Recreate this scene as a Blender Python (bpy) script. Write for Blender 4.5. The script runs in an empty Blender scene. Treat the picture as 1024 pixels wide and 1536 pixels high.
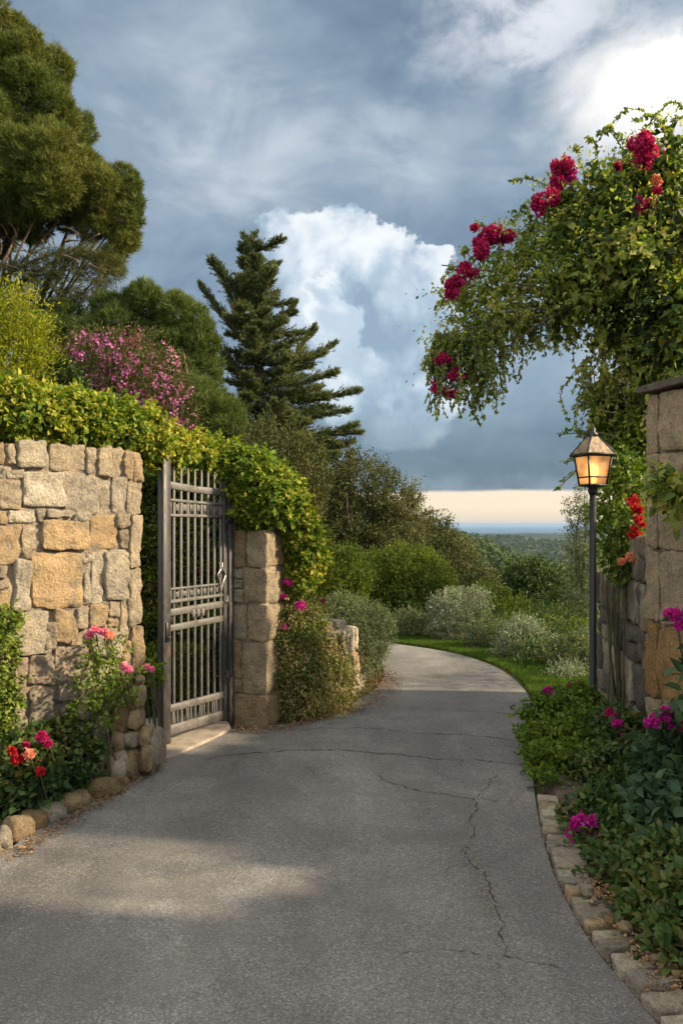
import bpy, math, random
import numpy as np
from mathutils import Vector
R = math.radians
F, H, EY, CXP = 1195.0, 1.7, 786.0, 512.0
rng = np.random.default_rng(7)
random.seed(7)
sc = bpy.context.scene
COL = sc.collection

# ------------------------------------------------------------------ helpers
def P(px, py, Y):
    return np.array([(px - CXP) / F * Y, Y, H - (py - EY) / F * Y])
def G(px, py, z=0.0):
    Y = F * (H - z) / (py - EY)
    return np.array([(px - CXP) / F * Y, Y, z])
def unit(v):
    v = np.asarray(v, float)
    return v / np.maximum(np.linalg.norm(v, axis=-1, keepdims=True), 1e-9)
def _h(i, j, k, s):
    n = (i * 374761393 + j * 668265263 + k * 2147483647 + s * 1274126177) & 0xFFFFFFFF
    n = ((n ^ (n >> 13)) * 1274126177) & 0xFFFFFFFF
    n = (n ^ (n >> 16)) & 0xFFFFFFFF
    return n.astype(np.float64) / 4294967295.0
def vnoise(p, s=0):
    p = np.asarray(p, float); i = np.floor(p).astype(np.int64); f = p - i
    f = f * f * (3 - 2 * f); out = 0
    for a in (0, 1):
        for b in (0, 1):
            for c in (0, 1):
                w = (f[..., 0] if a else 1 - f[..., 0]) * (f[..., 1] if b else 1 - f[..., 1]) * (f[..., 2] if c else 1 - f[..., 2])
                out = out + w * _h(i[..., 0] + a, i[..., 1] + b, i[..., 2] + c, s)
    return out * 2 - 1
def fbm(p, s=0, o=3):
    p = np.asarray(p, float); r = 0; a = 1.0
    for k in range(o):
        r = r + a * vnoise(p * 2 ** k, s + k); a *= .5
    return r

def mk(name, V, T, mat, parent=None, smooth=False, col=None):
    """V (n,3), T (m,3 or m,4) -> one mesh object"""
    V = np.ascontiguousarray(V, dtype=np.float32); T = np.ascontiguousarray(T, dtype=np.int32)
    me = bpy.data.meshes.new(name); k = T.shape[1]
    me.vertices.add(len(V)); me.vertices.foreach_set('co', V.ravel())
    me.loops.add(T.size); me.loops.foreach_set('vertex_index', T.ravel())
    me.polygons.add(len(T)); me.polygons.foreach_set('loop_start', np.arange(0, T.size, k, dtype=np.int32))
    if smooth: me.polygons.foreach_set('use_smooth', np.ones(len(T), dtype=bool))
    me.update(calc_edges=True); me.validate()
    if col is not None:
        at = me.color_attributes.new('tint', 'FLOAT_COLOR', 'POINT')
        c = np.ones((len(V), 4), np.float32); c[:, :3] = col
        at.data.foreach_set('color', c.ravel())
    me.materials.append(mat)
    o = bpy.data.objects.new(name, me); COL.objects.link(o)
    if parent is not None:
        o.parent = parent; o.location = -Vector(parent.location)
    return o
def tag(o, label, cat, group=None):
    o['label'] = label; o['category'] = cat
    if group: o['group'] = group
    return o
def kind(o, k): o['kind'] = k; return o
def thing(name, label, cat, loc, group=None):
    o = bpy.data.objects.new(name, None); COL.objects.link(o)
    o.location = Vector([float(x) for x in loc]); o.empty_display_size = .1
    return tag(o, label, cat, group)

class Geo:
    def __init__(s): s.V = []; s.T = []; s.C = []; s.n = 0
    def add(s, V, T, c=None):
        V = np.asarray(V, float); T = np.asarray(T)
        if T.shape[1] == 4: T = np.concatenate([T[:, [0, 1, 2]], T[:, [0, 2, 3]]])
        s.V.append(V); s.T.append(T + s.n); s.n += len(V)
        if c is not None: s.C.append(np.broadcast_to(np.asarray(c, float), (len(V), 3)))
        return s
    def out(s, name, mat, parent=None, smooth=False):
        if not s.V: return None
        return mk(name, np.concatenate(s.V), np.concatenate(s.T), mat, parent, smooth, np.concatenate(s.C) if s.C else None)

def box(g, c, sx, sy, sz, ax=(1, 0, 0), ay=None, bev=.003, col=None):
    """box centred c, half sizes along ax, ay, z (chamfered)"""
    ax = unit(ax); az = np.array([0, 0, 1.0]) if ay is None else unit(np.cross(ax, ay))
    ay = np.cross(az, ax) if ay is None else unit(ay)
    b = min(bev, sx * .45, sy * .45, sz * .45)
    V = []; T = []
    for i, (dx, dy, dz) in enumerate([(0, 1, 2), (1, 2, 0), (2, 0, 1)]):
        h = [sx, sy, sz]
        for sg in (1, -1):
            base = len(V)
            for (p, q) in ((-1, -1), (1, -1), (1, 1), (-1, 1)):
                l = [0, 0, 0]; l[dx] = sg * h[dx]; l[dy] = p * (h[dy] - b); l[dz] = q * (h[dz] - b)
                V.append(l)
            f = [base, base + 1, base + 2, base + 3]; T.append(f if sg > 0 else f[::-1])
    V = np.array(V, float)
    # connect chamfers through nearest corners: simple hull of edges
    def idx(ax_, sg, l):
        base = {0: 0, 1: 8, 2: 16}[ax_] + (0 if sg > 0 else 4)
        d = np.linalg.norm(V[base:base + 4] - np.array(l), axis=1); return base + int(d.argmin())
    h = [sx, sy, sz]
    for a in range(3):
        b1, b2 = (a + 1) % 3, (a + 2) % 3
        for s1 in (1, -1):
            for s2 in (1, -1):
                q = []
                for e in (-1, 1):
                    l = [0, 0, 0]; l[a] = e * h[a]; l[b1] = s1 * h[b1]; l[b2] = s2 * h[b2]
                    q.append((idx(b1, s1, l), idx(b2, s2, l)))
                f = [q[0][0], q[1][0], q[1][1], q[0][1]]
                n = np.cross(V[f[1]] - V[f[0]], V[f[2]] - V[f[0]]); m = V[f].mean(0)
                T.append(f if n @ m > 0 else f[::-1])
    tri = []
    for sx_ in (1, -1):
        for sy_ in (1, -1):
            for sz_ in (1, -1):
                l = [sx_ * sx, sy_ * sy, sz_ * sz]
                f = [idx(0, sx_, l), idx(1, sy_, l), idx(2, sz_, l)]
                n = np.cross(V[f[1]] - V[f[0]], V[f[2]] - V[f[0]]); m = V[f].mean(0)
                if n @ m < 0: f = f[::-1]
                tri.append(f)
    T = np.array(T); T = np.concatenate([T[:, [0, 1, 2]], T[:, [0, 2, 3]], np.array(tri)])
    W = np.asarray(c, float) + V[:, :1] * ax + V[:, 1:2] * ay + V[:, 2:] * az
    g.add(W, T, col)
def bar(g, a, b, w, t, side, bev=.002, col=None):
    """flat bar from a to b, width w along `side`, thickness t"""
    a = np.asarray(a, float); b = np.asarray(b, float); d = b - a; L = np.linalg.norm(d)
    box(g, (a + b) / 2, L / 2, w / 2, t / 2, d, side, bev, col)

def tube(g, pts, rad, n=7, rough=0, col=None, seed=0, cap=True):
    pts = np.asarray(pts, float); m = len(pts); rad = np.broadcast_to(np.asarray(rad, float), (m,))
    tg = unit(np.gradient(pts, axis=0)); ref = np.array([.3, .2, 1.0]); V = []
    a = unit(np.cross(tg, ref)); b = np.cross(tg, a)
    th = np.linspace(0, 2 * np.pi, n, endpoint=False)
    ring = a[:, None, :] * np.cos(th)[None, :, None] + b[:, None, :] * np.sin(th)[None, :, None]
    rr = rad[:, None] * np.ones(n)[None]
    if rough:
        rr = rr * (1 + rough * fbm((pts[:, None, :] + ring * rad[:, None, None]) / max(rad.max(), .01) * 1.1, seed, 2))
    V = (pts[:, None, :] + ring * rr[..., None]).reshape(-1, 3)
    T = []
    for i in range(m - 1):
        for j in range(n):
            k = (j + 1) % n
            T.append((i * n + j, i * n + k, (i + 1) * n + k, (i + 1) * n + j))
    T = np.array(T); T = np.concatenate([T[:, [0, 1, 2]], T[:, [0, 2, 3]]])
    if cap:
        V = np.concatenate([V, pts[-1:], pts[:1]]); e = m * n
        T = np.concatenate([T, np.array([((m - 1) * n + j, (m - 1) * n + (j + 1) % n, e) for j in range(n)]),
                            np.array([((j + 1) % n, j, e + 1) for j in range(n)])])
    g.add(V, T, col)
def curve(pts, n=12):
    pts = np.asarray(pts, float); m = len(pts); out = []
    for i in range(m - 1):
        p0, p1, p2, p3 = pts[max(i - 1, 0)], pts[i], pts[i + 1], pts[min(i + 2, m - 1)]
        for t in np.linspace(0, 1, n, endpoint=False):
            out.append(.5 * ((2 * p1) + (p2 - p0) * t + (2 * p0 - 5 * p1 + 4 * p2 - p3) * t * t + (3 * p1 - p0 - 3 * p2 + p3) * t ** 3))
    out.append(pts[-1]); return np.array(out)

# ------------------------------------------------------------------ leaves
TPL = {
 'dia': (np.array([(0, 0, 0), (.45, .5, .1), (1, 0, -.12), (.45, -.5, .1)]), np.array([(0, 1, 2), (0, 2, 3)])),
 'leaf': (np.array([(0, 0, 0), (.25, .42, .10), (.62, .38, .06), (1, 0, -.18), (.62, -.38, .06), (.25, -.42, .10), (.3, 0, .0), (.65, 0, -.03)]),
          np.array([(0, 1, 6), (0, 6, 5), (6, 1, 2), (6, 2, 7), (6, 7, 4), (6, 4, 5), (7, 2, 3), (7, 3, 4)])),
 'ndl': (np.array([(0, .5, 0), (1, 0, 0), (0, -.5, 0)]), np.array([(0, 1, 2)])),
 'pet': (np.array([(0, 0, 0), (.55, .5, .08), (1, .22, .2), (1, -.22, .2), (.55, -.5, .08)]), np.array([(0, 1, 2), (0, 2, 3), (0, 3, 4)])),
}
def leafmesh(g, B, D, N, L, W, tpl='dia'):
    tv, tt = TPL[tpl]; n = len(B)
    if n == 0: return
    D = unit(D); S = unit(np.cross(D, N)); N = np.cross(S, D)
    L = np.broadcast_to(L, (n,)); W = np.broadcast_to(W, (n,))
    V = B[:, None, :] + (L[:, None] * tv[None, :, 0])[..., None] * D[:, None] + (W[:, None] * tv[None, :, 1])[..., None] * S[:, None] \
        + (L[:, None] * tv[None, :, 2])[..., None] * N[:, None]
    T = (tt[None] + (np.arange(n) * len(tv))[:, None, None]).reshape(-1, 3)
    g.add(V.reshape(-1, 3), T)
def rdir(n): return unit(rng.normal(size=(n, 3)))
def shell(lobes, dens, seed=0, inner=.6, rough=.25, fr=2.2, hole=-.75, zmin=None, core=.25):
    """points + outward directions on the noisy union of ellipsoids; lobes (cx,cy,cz,rx,ry,rz); dens = points per m2"""
    PP, OO = [], []
    lobes = [tuple(l) if len(l) == 6 else (l[0], l[1], l[2], l[3], l[3], l[3]) for l in lobes]
    Lc = np.array(lobes)
    for q, l in enumerate(Lc):
        c, r = l[:3], l[3:]
        area = 4 * np.pi * (((r[0] * r[1]) ** 1.6 + (r[0] * r[2]) ** 1.6 + (r[1] * r[2]) ** 1.6) / 3) ** (1 / 1.6)
        n = max(4, int(area * dens)); d = rdir(n)
        rad = np.where(rng.random(n) < core, rng.random(n) ** .5, 1 - .16 * rng.random(n))
        rad *= 1 + rough * fbm(d * fr + c * .7, seed, 3)
        p = c + d * r * rad[:, None]; keep = np.ones(n, bool)
        for k, m in enumerate(Lc):
            if k != q: keep &= np.linalg.norm((p - m[:3]) / m[3:], axis=1) > inner
        keep &= fbm(p * (1.6 / r.mean()), seed + 31, 2) > hole
        if zmin is not None: keep &= p[:, 2] > zmin
        PP.append(p[keep]); OO.append(unit(d[keep] / r))
    return np.concatenate(PP), np.concatenate(OO)
def sprays(g, C, O, k=8, sl=.15, L=.05, W=.025, up=.3, spread=.8, tpl='dia', droop=0., jit=.25, flat=.5):
    """a twig of k leaves at each centre C running along O"""
    n = len(C)
    if n == 0: return
    ax = unit(O + rng.normal(size=(n, 3)) * .45 + np.array([0, 0, up - droop]))
    t = rng.random((n, k))
    B = C[:, None] + ax[:, None] * (t * sl)[..., None] + rng.normal(size=(n, k, 3)) * sl * jit * .5
    B[..., 2] -= droop * (t ** 2) * sl
    D = unit(ax[:, None] * .7 + rng.normal(size=(n, k, 3)) * spread)
    D[..., 2] -= droop * .6
    N = unit(np.array([0, 0, 1.0]) * flat + rng.normal(size=(n, k, 3)) * .5 + O[:, None] * .4)
    s = rng.uniform(.65, 1.25, (n, k)).ravel()
    leafmesh(g, B.reshape(-1, 3), D.reshape(-1, 3), N.reshape(-1, 3), L * s, W * s, tpl)
def tufts(g, C, O, k=9, L=.12, W=.008, spread=.5, up=.3):
    n = len(C)
    ax = unit(O + rng.normal(size=(n, 3)) * .3 + np.array([0, 0, up]))
    D = unit(ax[:, None] + rng.normal(size=(n, k, 3)) * spread)
    B = np.repeat(C[:, None], k, 1) + rng.normal(size=(n, k, 3)) * L * .12
    N = rng.normal(size=(n, k, 3)); s = rng.uniform(.7, 1.2, (n, k)).ravel()
    leafmesh(g, B.reshape(-1, 3), D.reshape(-1, 3), N.reshape(-1, 3), L * s, W, 'ndl')
def branches(g, root, tips, r0, r1=.006, bend=.15, n=8, rough=.12, seed=0, sides=6):
    for i, t in enumerate(tips):
        root_ = np.asarray(root, float); t = np.asarray(t, float); L = np.linalg.norm(t - root_)
        mid = (root_ + t) / 2 + np.array([rng.normal() * bend * L, rng.normal() * bend * L, bend * L * .6])
        tube(g, curve([root_, mid, t], n), np.linspace(r0, r1, 2 * n + 1), sides, rough, seed=seed + i)

def lob(lst, Y, sy=1.0, k=1.0):
    """pixel lobes (px,py,rpx[,Y]) -> world ellipsoids"""
    out = []
    for l in lst:
        y = l[3] if len(l) > 3 else Y
        c = P(l[0], l[1], y); r = l[2] / F * y * k
        out.append((c[0], c[1], c[2], r, r * sy, r))
    return out

# ------------------------------------------------------------------ node helpers
class NT:
    def __init__(s, nt): s.nt = nt
    def n(s, t, **kw):
        x = s.nt.nodes.new(t)
        for k, v in kw.items(): setattr(x, k, v)
        return x
    def set(s, sock, v):
        if isinstance(v, bpy.types.NodeSocket): s.nt.links.new(v, sock)
        elif v is not None: sock.default_value = v
    def m(s, op, a, b=None, c=None, clamp=False):
        x = s.n('ShaderNodeMath', operation=op, use_clamp=clamp)
        s.set(x.inputs[0], a); s.set(x.inputs[1], b)
        if c is not None: s.set(x.inputs[2], c)
        return x.outputs[0]
    def noise(s, vec, scale, detail=4, rough=.55, dist=0, col=False):
        x = s.n('ShaderNodeTexNoise'); s.set(x.inputs['Vector'], vec); s.set(x.inputs['Scale'], scale)
        s.set(x.inputs['Detail'], detail); s.set(x.inputs['Roughness'], rough); s.set(x.inputs['Distortion'], dist)
        return x.outputs['Color' if col else 'Fac']
    def vor(s, vec, scale, feature='F1', out='Distance', rand=1):
        x = s.n('ShaderNodeTexVoronoi', feature=feature); s.set(x.inputs['Vector'], vec); s.set(x.inputs['Scale'], scale)
        s.set(x.inputs['Randomness'], rand); return x.outputs[out]
    def ramp(s, fac, stops, interp='LINEAR'):
        x = s.n('ShaderNodeValToRGB'); s.set(x.inputs[0], fac); cr = x.color_ramp; cr.interpolation = interp
        while len(cr.elements) < len(stops): cr.elements.new(.5)
        for e, (p, c) in zip(cr.elements, stops):
            e.position = p; e.color = (c[0], c[1], c[2], 1) if not np.isscalar(c) else (c, c, c, 1)
        return x.outputs[0]
    def mr(s, v, a, b, c=0., d=1., smooth=True):
        x = s.n('ShaderNodeMapRange', interpolation_type='SMOOTHSTEP' if smooth else 'LINEAR')
        s.set(x.inputs[0], v)
        for i, q in zip((1, 2, 3, 4), (a, b, c, d)): s.set(x.inputs[i], q)
        return x.outputs[0]
    def mix(s, f, a, b, blend='MIX'):
        x = s.n('ShaderNodeMix', data_type='RGBA', blend_type=blend)
        s.set(x.inputs[0], f)
        for i, v in ((6, a), (7, b)):
            if isinstance(v, tuple): v = (*v[:3], 1)
            s.set(x.inputs[i], v)
        return x.outputs[2]
    def bump(s, h, strength, dist):
        x = s.n('ShaderNodeBump'); s.set(x.inputs['Height'], h); s.set(x.inputs['Strength'], strength); s.set(x.inputs['Distance'], dist)
        return x.outputs[0]
def material(name):
    m = bpy.data.materials.new(name); m.use_nodes = True; nt = m.node_tree; nt.nodes.clear()
    t = NT(nt); t.o = t.n('ShaderNodeOutputMaterial'); t.b = t.n('ShaderNodeBsdfPrincipled')
    nt.links.new(t.b.outputs[0], t.o.inputs[0])
    t.co = t.n('ShaderNodeTexCoord').outputs['Object']
    t.pos = t.n('ShaderNodeNewGeometry').outputs['Position']
    return m, t
def leaf_mat(name, cols, trans=.3, rough=.5, clump=1.2, spec=.18, gain=1.0):
    rough += .08
    """cols: dark, mid, light leaf colours; each leaf takes its own, clumps differ slightly"""
    m, t = material(name)
    rnd = t.n('ShaderNodeNewGeometry').outputs['Random Per Island']
    cl = t.mr(t.noise(t.pos, clump, 2), .3, .7, -.22, .22)
    f = t.m('ADD', rnd, cl, clamp=True)
    n = len(cols)
    c = t.ramp(f, [(i / (n - 1), q) for i, q in enumerate(cols)])
    t.set(t.b.inputs['Base Color'], c); t.b.inputs['Roughness'].default_value = rough
    t.b.inputs['Specular IOR Level'].default_value = spec
    tr = t.n('ShaderNodeBsdfTranslucent'); hs = t.mix(1.0, c, (1.5, 1.45, .6), 'MULTIPLY'); t.set(tr.inputs[0], hs)
    mx = t.n('ShaderNodeMixShader'); mx.inputs[0].default_value = trans
    t.nt.links.new(t.b.outputs[0], mx.inputs[1]); t.nt.links.new(tr.outputs[0], mx.inputs[2]); t.nt.links.new(mx.outputs[0], t.o.inputs[0])
    return m
def plain_mat(name, c, rough=.6, metal=0, var=.25, scale=20, bump=.2, bd=.003):
    m, t = material(name)
    nz = t.noise(t.pos, scale, 5)
    col = t.mix(t.mr(nz, .3, .75), tuple(x * (1 - var) for x in c), tuple(x * (1 + var) for x in c))
    t.set(t.b.inputs['Base Color'], col); t.set(t.b.inputs['Roughness'], t.mr(nz, .2, .8, rough - .1, rough + .1))
    t.b.inputs['Metallic'].default_value = metal
    t.set(t.b.inputs['Normal'], t.bump(t.noise(t.pos, scale * 3, 4), bump, bd)); return m

# ------------------------------------------------------------------ materials
def stone_mat():
    m, t = material('rough_stone')
    a = t.n('ShaderNodeAttribute', attribute_name='tint').outputs['Color']
    n1 = t.noise(t.pos, 9, 6, .65); n2 = t.noise(t.pos, 55, 5, .7); n3 = t.noise(t.pos, 230, 3, .7)
    c = t.mix(1.0, a, t.ramp(n1, [(.28, (.62, .62, .63)), (.5, (.98, .97, .95)), (.72, (1.25, 1.2, 1.1))]), 'MULTIPLY')
    c = t.mix(1.0, c, t.ramp(n2, [(.3, (.62, .60, .57)), (.5, 1.0), (.75, (1.3, 1.3, 1.28))]), 'MULTIPLY')
    c = t.mix(1.0, c, t.ramp(n3, [(.35, .72), (.5, 1.0), (.7, 1.22)]), 'MULTIPLY')
    # pitting and lichen
    pit = t.mr(t.vor(t.pos, 42), .0, .16, 1, 0); pit = t.m('MULTIPLY', pit, t.mr(t.noise(t.pos, 6, 2), .45, .6))
    c = t.mix(t.m('MULTIPLY', pit, .6), c, (.10, .085, .07))
    li = t.m('MULTIPLY', t.mr(t.noise(t.pos, 4.3, 6, .75), .54, .64), .6)
    c = t.mix(li, c, (.20, .195, .16))
    t.set(t.b.inputs['Base Color'], c); t.b.inputs['Roughness'].default_value = .9; t.b.inputs['Specular IOR Level'].default_value = .2
    h = t.m('ADD', t.m('MULTIPLY', n1, 1.2), t.m('ADD', t.m('MULTIPLY', n2, .9), t.m('MULTIPLY', n3, .3)))
    h = t.m('SUBTRACT', h, t.m('MULTIPLY', pit, .5))
    t.set(t.b.inputs['Normal'], t.bump(h, 1.0, .034)); return m
M = {}
M['stone'] = stone_mat()
M['mortar'] = plain_mat('old_mortar', (.24, .195, .14), .95, 0, .4, 14, .9, .02)
M['soil'] = plain_mat('garden_soil', (.075, .052, .034), .95, 0, .5, 9, .9, .03)
M['bark'] = plain_mat('grey_brown_bark', (.12, .09, .065), .9, 0, .45, 12, .9, .02)
M['barkr'] = plain_mat('reddish_pine_bark', (.11, .075, .05), .9, 0, .45, 10, .9, .02)
M['stem'] = plain_mat('green_brown_stem', (.09, .085, .04), .8, 0, .3, 30, .3, .003)
M['iron'] = plain_mat('weathered_iron_paint', (.112, .107, .098), .6, 0, .25, 24, .25, .002)
M['irond'] = plain_mat('dark_iron_paint', (.045, .042, .040), .55, 0, .3, 18, .25, .002)
for k_ in ('iron', 'irond'):
    nt_ = M[k_].node_tree; t_ = NT(nt_); b_ = [n for n in nt_.nodes if n.type == 'BSDF_PRINCIPLED'][0]; src = b_.inputs['Base Color'].links[0].from_socket
    ps_ = t_.n('ShaderNodeNewGeometry').outputs['Position']; f_ = t_.m('MULTIPLY', t_.mr(t_.noise(ps_, 9, 6, .7), .58, .68), .7)
    t_.set(b_.inputs['Base Color'], t_.mix(f_, src, (.11, .06, .03)))
M['black'] = plain_mat('black_lamp_paint', (.010, .011, .011), .5, .1, .3, 25, .12, .002)
M['brass'] = plain_mat('tarnished_dark_brass', (.10, .075, .045), .5, .6, .4, 25, .2, .002)
def asphalt():
    m, t = material('worn_asphalt')
    n0 = t.noise(t.pos, .55, 4, .6, .6); n1 = t.noise(t.pos, 3.2, 5, .6); n2 = t.noise(t.pos, 170, 3, .75); v = t.vor(t.pos, 165, out='Color'); sp = t.n('ShaderNodeSeparateColor'); t.set(sp.inputs[0], v)
    c = t.ramp(n0, [(.3, (.112, .107, .100)), (.5, (.158, .151, .140)), (.7, (.225, .214, .196))])
    c = t.mix(1.0, c, t.ramp(n1, [(.3, .82), (.55, 1.0), (.75, 1.12)]), 'MULTIPLY')
    c = t.mix(1.0, c, t.ramp(sp.outputs[0], [(0, .60), (.3, .85), (.6, 1.0), (.84, 1.15), (.95, 1.6)]), 'MULTIPLY')
    c = t.mix(1.0, c, t.ramp(n2, [(.3, .7), (.5, 1.0), (.72, 1.28)]), 'MULTIPLY')
    pa = t.mr(t.noise(t.pos, .9, 3, .5, 2.5), .52, .56); c = t.mix(t.m('MULTIPLY', pa, .35), c, (.12, .112, .10))
    sy_ = t.n('ShaderNodeVectorMath', operation='MULTIPLY'); t.set(sy_.inputs[0], t.pos); sy_.inputs[1].default_value = (1, .18, 1)
    c = t.mix(1.0, c, t.ramp(t.noise(sy_.outputs[0], 1.6, 4, .6), [(.3, .78), (.5, 1.0), (.7, 1.18)]), 'MULTIPLY')
    # old stains
    st = t.mr(t.noise(t.pos, 1.7, 6, .7, 1.2), .60, .70); c = t.mix(t.m('MULTIPLY', st, .4), c, (.055, .052, .05))
    t.set(t.b.inputs['Base Color'], c); t.set(t.b.inputs['Roughness'], t.mr(n1, .3, .7, .78, .95)); t.b.inputs['Specular IOR Level'].default_value = .3
    h = t.m('ADD', t.m('MULTIPLY', sp.outputs[1], .6), n2)
    t.set(t.b.inputs['Normal'], t.bump(h, .6, .004)); return m
M['asphalt'] = asphalt()
M['crack'] = plain_mat('crack_filled_dirt', (.032, .029, .025), .95, 0, .3, 60, .5, .004)
M['concrete'] = plain_mat('pale_concrete', (.26, .22, .17), .9, 0, .25, 10, .6, .006)
def land():
    m, t = material('wooded_land')
    n1 = t.noise(t.pos, .012, 6, .65); n2 = t.noise(t.pos, .09, 4, .7); n3 = t.noise(t.pos, .8, 4, .7)
    c = t.ramp(n1, [(.35, (.022, .036, .018)), (.5, (.035, .052, .022)), (.58, (.075, .085, .035)), (.66, (.14, .13, .075)), (.75, (.05, .065, .03))])
    c = t.mix(1.0, c, t.ramp(n2, [(.3, .45), (.55, 1.0), (.75, 1.5)]), 'MULTIPLY')
    c = t.mix(1.0, c, t.ramp(n3, [(.3, .6), (.55, 1.0), (.75, 1.3)]), 'MULTIPLY')
    t.set(t.b.inputs['Base Color'], c); t.b.inputs['Roughness'].default_value = .95
    t.set(t.b.inputs['Normal'], t.bump(t.m('ADD', n2, t.m('MULTIPLY', n3, .2)), 1.0, 4.)); return m
M['land'] = land()
def sea():
    m, t = material('sea_water')
    t.b.inputs['Base Color'].default_value = (.035, .065, .095, 1); t.b.inputs['Roughness'].default_value = .55; t.b.inputs['Specular IOR Level'].default_value = .18
    t.set(t.b.inputs['Normal'], t.bump(t.noise(t.pos, .02, 6, .7), .35, 6.)); return m
M['sea'] = sea()
L_ = {
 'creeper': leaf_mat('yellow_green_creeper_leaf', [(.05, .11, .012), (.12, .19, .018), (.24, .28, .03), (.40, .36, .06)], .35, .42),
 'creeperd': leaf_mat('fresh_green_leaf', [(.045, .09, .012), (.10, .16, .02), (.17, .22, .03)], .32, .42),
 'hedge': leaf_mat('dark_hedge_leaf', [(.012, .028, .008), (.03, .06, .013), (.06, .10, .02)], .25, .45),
 'pine': leaf_mat('pine_needle', [(.03, .056, .012), (.075, .11, .02), (.135, .16, .028), (.19, .18, .04)], .15, .55, .9),
 'pine2': leaf_mat('green_pine_needle', [(.032, .06, .014), (.075, .115, .024), (.135, .17, .036)], .15, .55, .9),
 'conifer': leaf_mat('dark_conifer_needle', [(.032, .062, .03), (.075, .112, .048), (.14, .165, .062), (.20, .20, .08)], .2, .55, 1.2),
 'olive': leaf_mat('olive_brown_green_leaf', [(.035, .05, .016), (.08, .09, .028), (.14, .135, .05)], .25, .5, .8),
 'yshrub': leaf_mat('bright_yellow_green_leaf', [(.12, .16, .012), (.26, .29, .02), (.42, .39, .04)], .35, .5),
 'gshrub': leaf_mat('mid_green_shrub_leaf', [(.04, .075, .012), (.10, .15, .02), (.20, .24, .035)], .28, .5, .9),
 'tree': leaf_mat('valley_tree_leaf', [(.02, .04, .012), (.045, .075, .018), (.09, .115, .03)], .25, .5, .4),
 'silver': leaf_mat('silvery_leaf', [(.10, .13, .08), (.22, .26, .18), (.40, .43, .34)], .25, .6, 1.5),
 'sage': leaf_mat('grey_green_leaf', [(.06, .085, .045), (.13, .165, .085), (.22, .25, .14)], .25, .6, 1.5),
 'straw': leaf_mat('mixed_green_and_straw_leaf', [(.07, .09, .022), (.15, .17, .045), (.26, .23, .09), (.36, .27, .14)], .28, .55, 3),
 'boug': leaf_mat('bougainvillea_leaf', [(.06, .11, .028), (.15, .22, .05), (.28, .33, .08), (.42, .38, .12)], .5, .42, 1.5),
 'bed': leaf_mat('dark_bedding_leaf', [(.016, .042, .013), (.034, .072, .019), (.058, .105, .026), (.085, .13, .032), (.12, .11, .035)], .28, .4, 2),
 'broad': leaf_mat('broad_blue_green_leaf', [(.028, .06, .030), (.045, .09, .042), (.075, .125, .055)], .25, .4, 2),
 'grass': leaf_mat('grass_blade', [(.035, .075, .010), (.07, .14, .015), (.13, .20, .03)], .3, .5, 1.5),
 'magenta': leaf_mat('magenta_petal', [(.28, .008, .17), (.50, .018, .32), (.66, .06, .42)], .35, .5),
 'crimson': leaf_mat('crimson_petal', [(.20, .006, .05), (.40, .012, .12), (.56, .04, .20)], .35, .5),
 'red': leaf_mat('red_petal', [(.26, .006, .01), (.44, .012, .025), (.55, .05, .05)], .3, .5),
 'pink': leaf_mat('pink_petal', [(.55, .09, .30), (.72, .20, .42), (.85, .42, .58)], .35, .5),
 'salmon': leaf_mat('salmon_petal', [(.60, .16, .10), (.75, .32, .22), (.85, .50, .38)], .35, .5),
 'olea': leaf_mat('deep_pink_petal', [(.36, .06, .24), (.54, .17, .40), (.70, .36, .56)], .3, .5),
 'litter': leaf_mat('dry_fallen_leaf', [(.10, .05, .02), (.20, .11, .05), (.30, .20, .10)], .1, .8),
}

# ------------------------------------------------------------------ terrain, sea, road
def sstep(a, b, x): t = np.clip((x - a) / (b - a), 0, 1); return t * t * (3 - 2 * t)
def ground_z(x, y):
    x = np.asarray(x, float); y = np.asarray(y, float)
    s = y * .93 + x * .36
    s = s - 6 * sstep(-1, -12, x)
    z = -.22 * np.clip(s - 12.2, 0, 45) * sstep(12, 22, s) - .06 * np.clip(s - 50, 0, 600)
    z = np.maximum(z, -78 - 0 * z)
    z = np.where(x < 0, z * (1 - .75 * sstep(0, -18, x)), z)
    z = z + 39 * np.exp(-((x + 10) / 88) ** 2 - ((y - 430) / 120) ** 2) + 22 * np.exp(-((x - 90) / 85) ** 2 - ((y - 680) / 110) ** 2) + 22 * np.exp(-((x - 230) / 230) ** 2 - ((y - 1500) / 240) ** 2) + 6 * np.exp(-((x - 900) / 420) ** 2 - ((y - 2500) / 300) ** 2)
    amp = sstep(14, 120, s); z = z + amp * (2.2 * vnoise(np.stack([x * .02, y * .02, 0 * x], -1), 3) + 5 * sstep(300, 1500, s) * vnoise(np.stack([x * .002, y * .003, 0 * x], -1), 4))
    z = z - 45 * sstep(4300, 4700, y + x * .1 + 260 * vnoise(np.stack([x * .0012, y * .0001, 0 * x], -1), 9))
    return z
# polar sheet round the camera
rad = np.concatenate([[0], np.geomspace(1.2, 24000, 190)]); th = np.linspace(0, 2 * np.pi, 361)[:-1]
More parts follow.
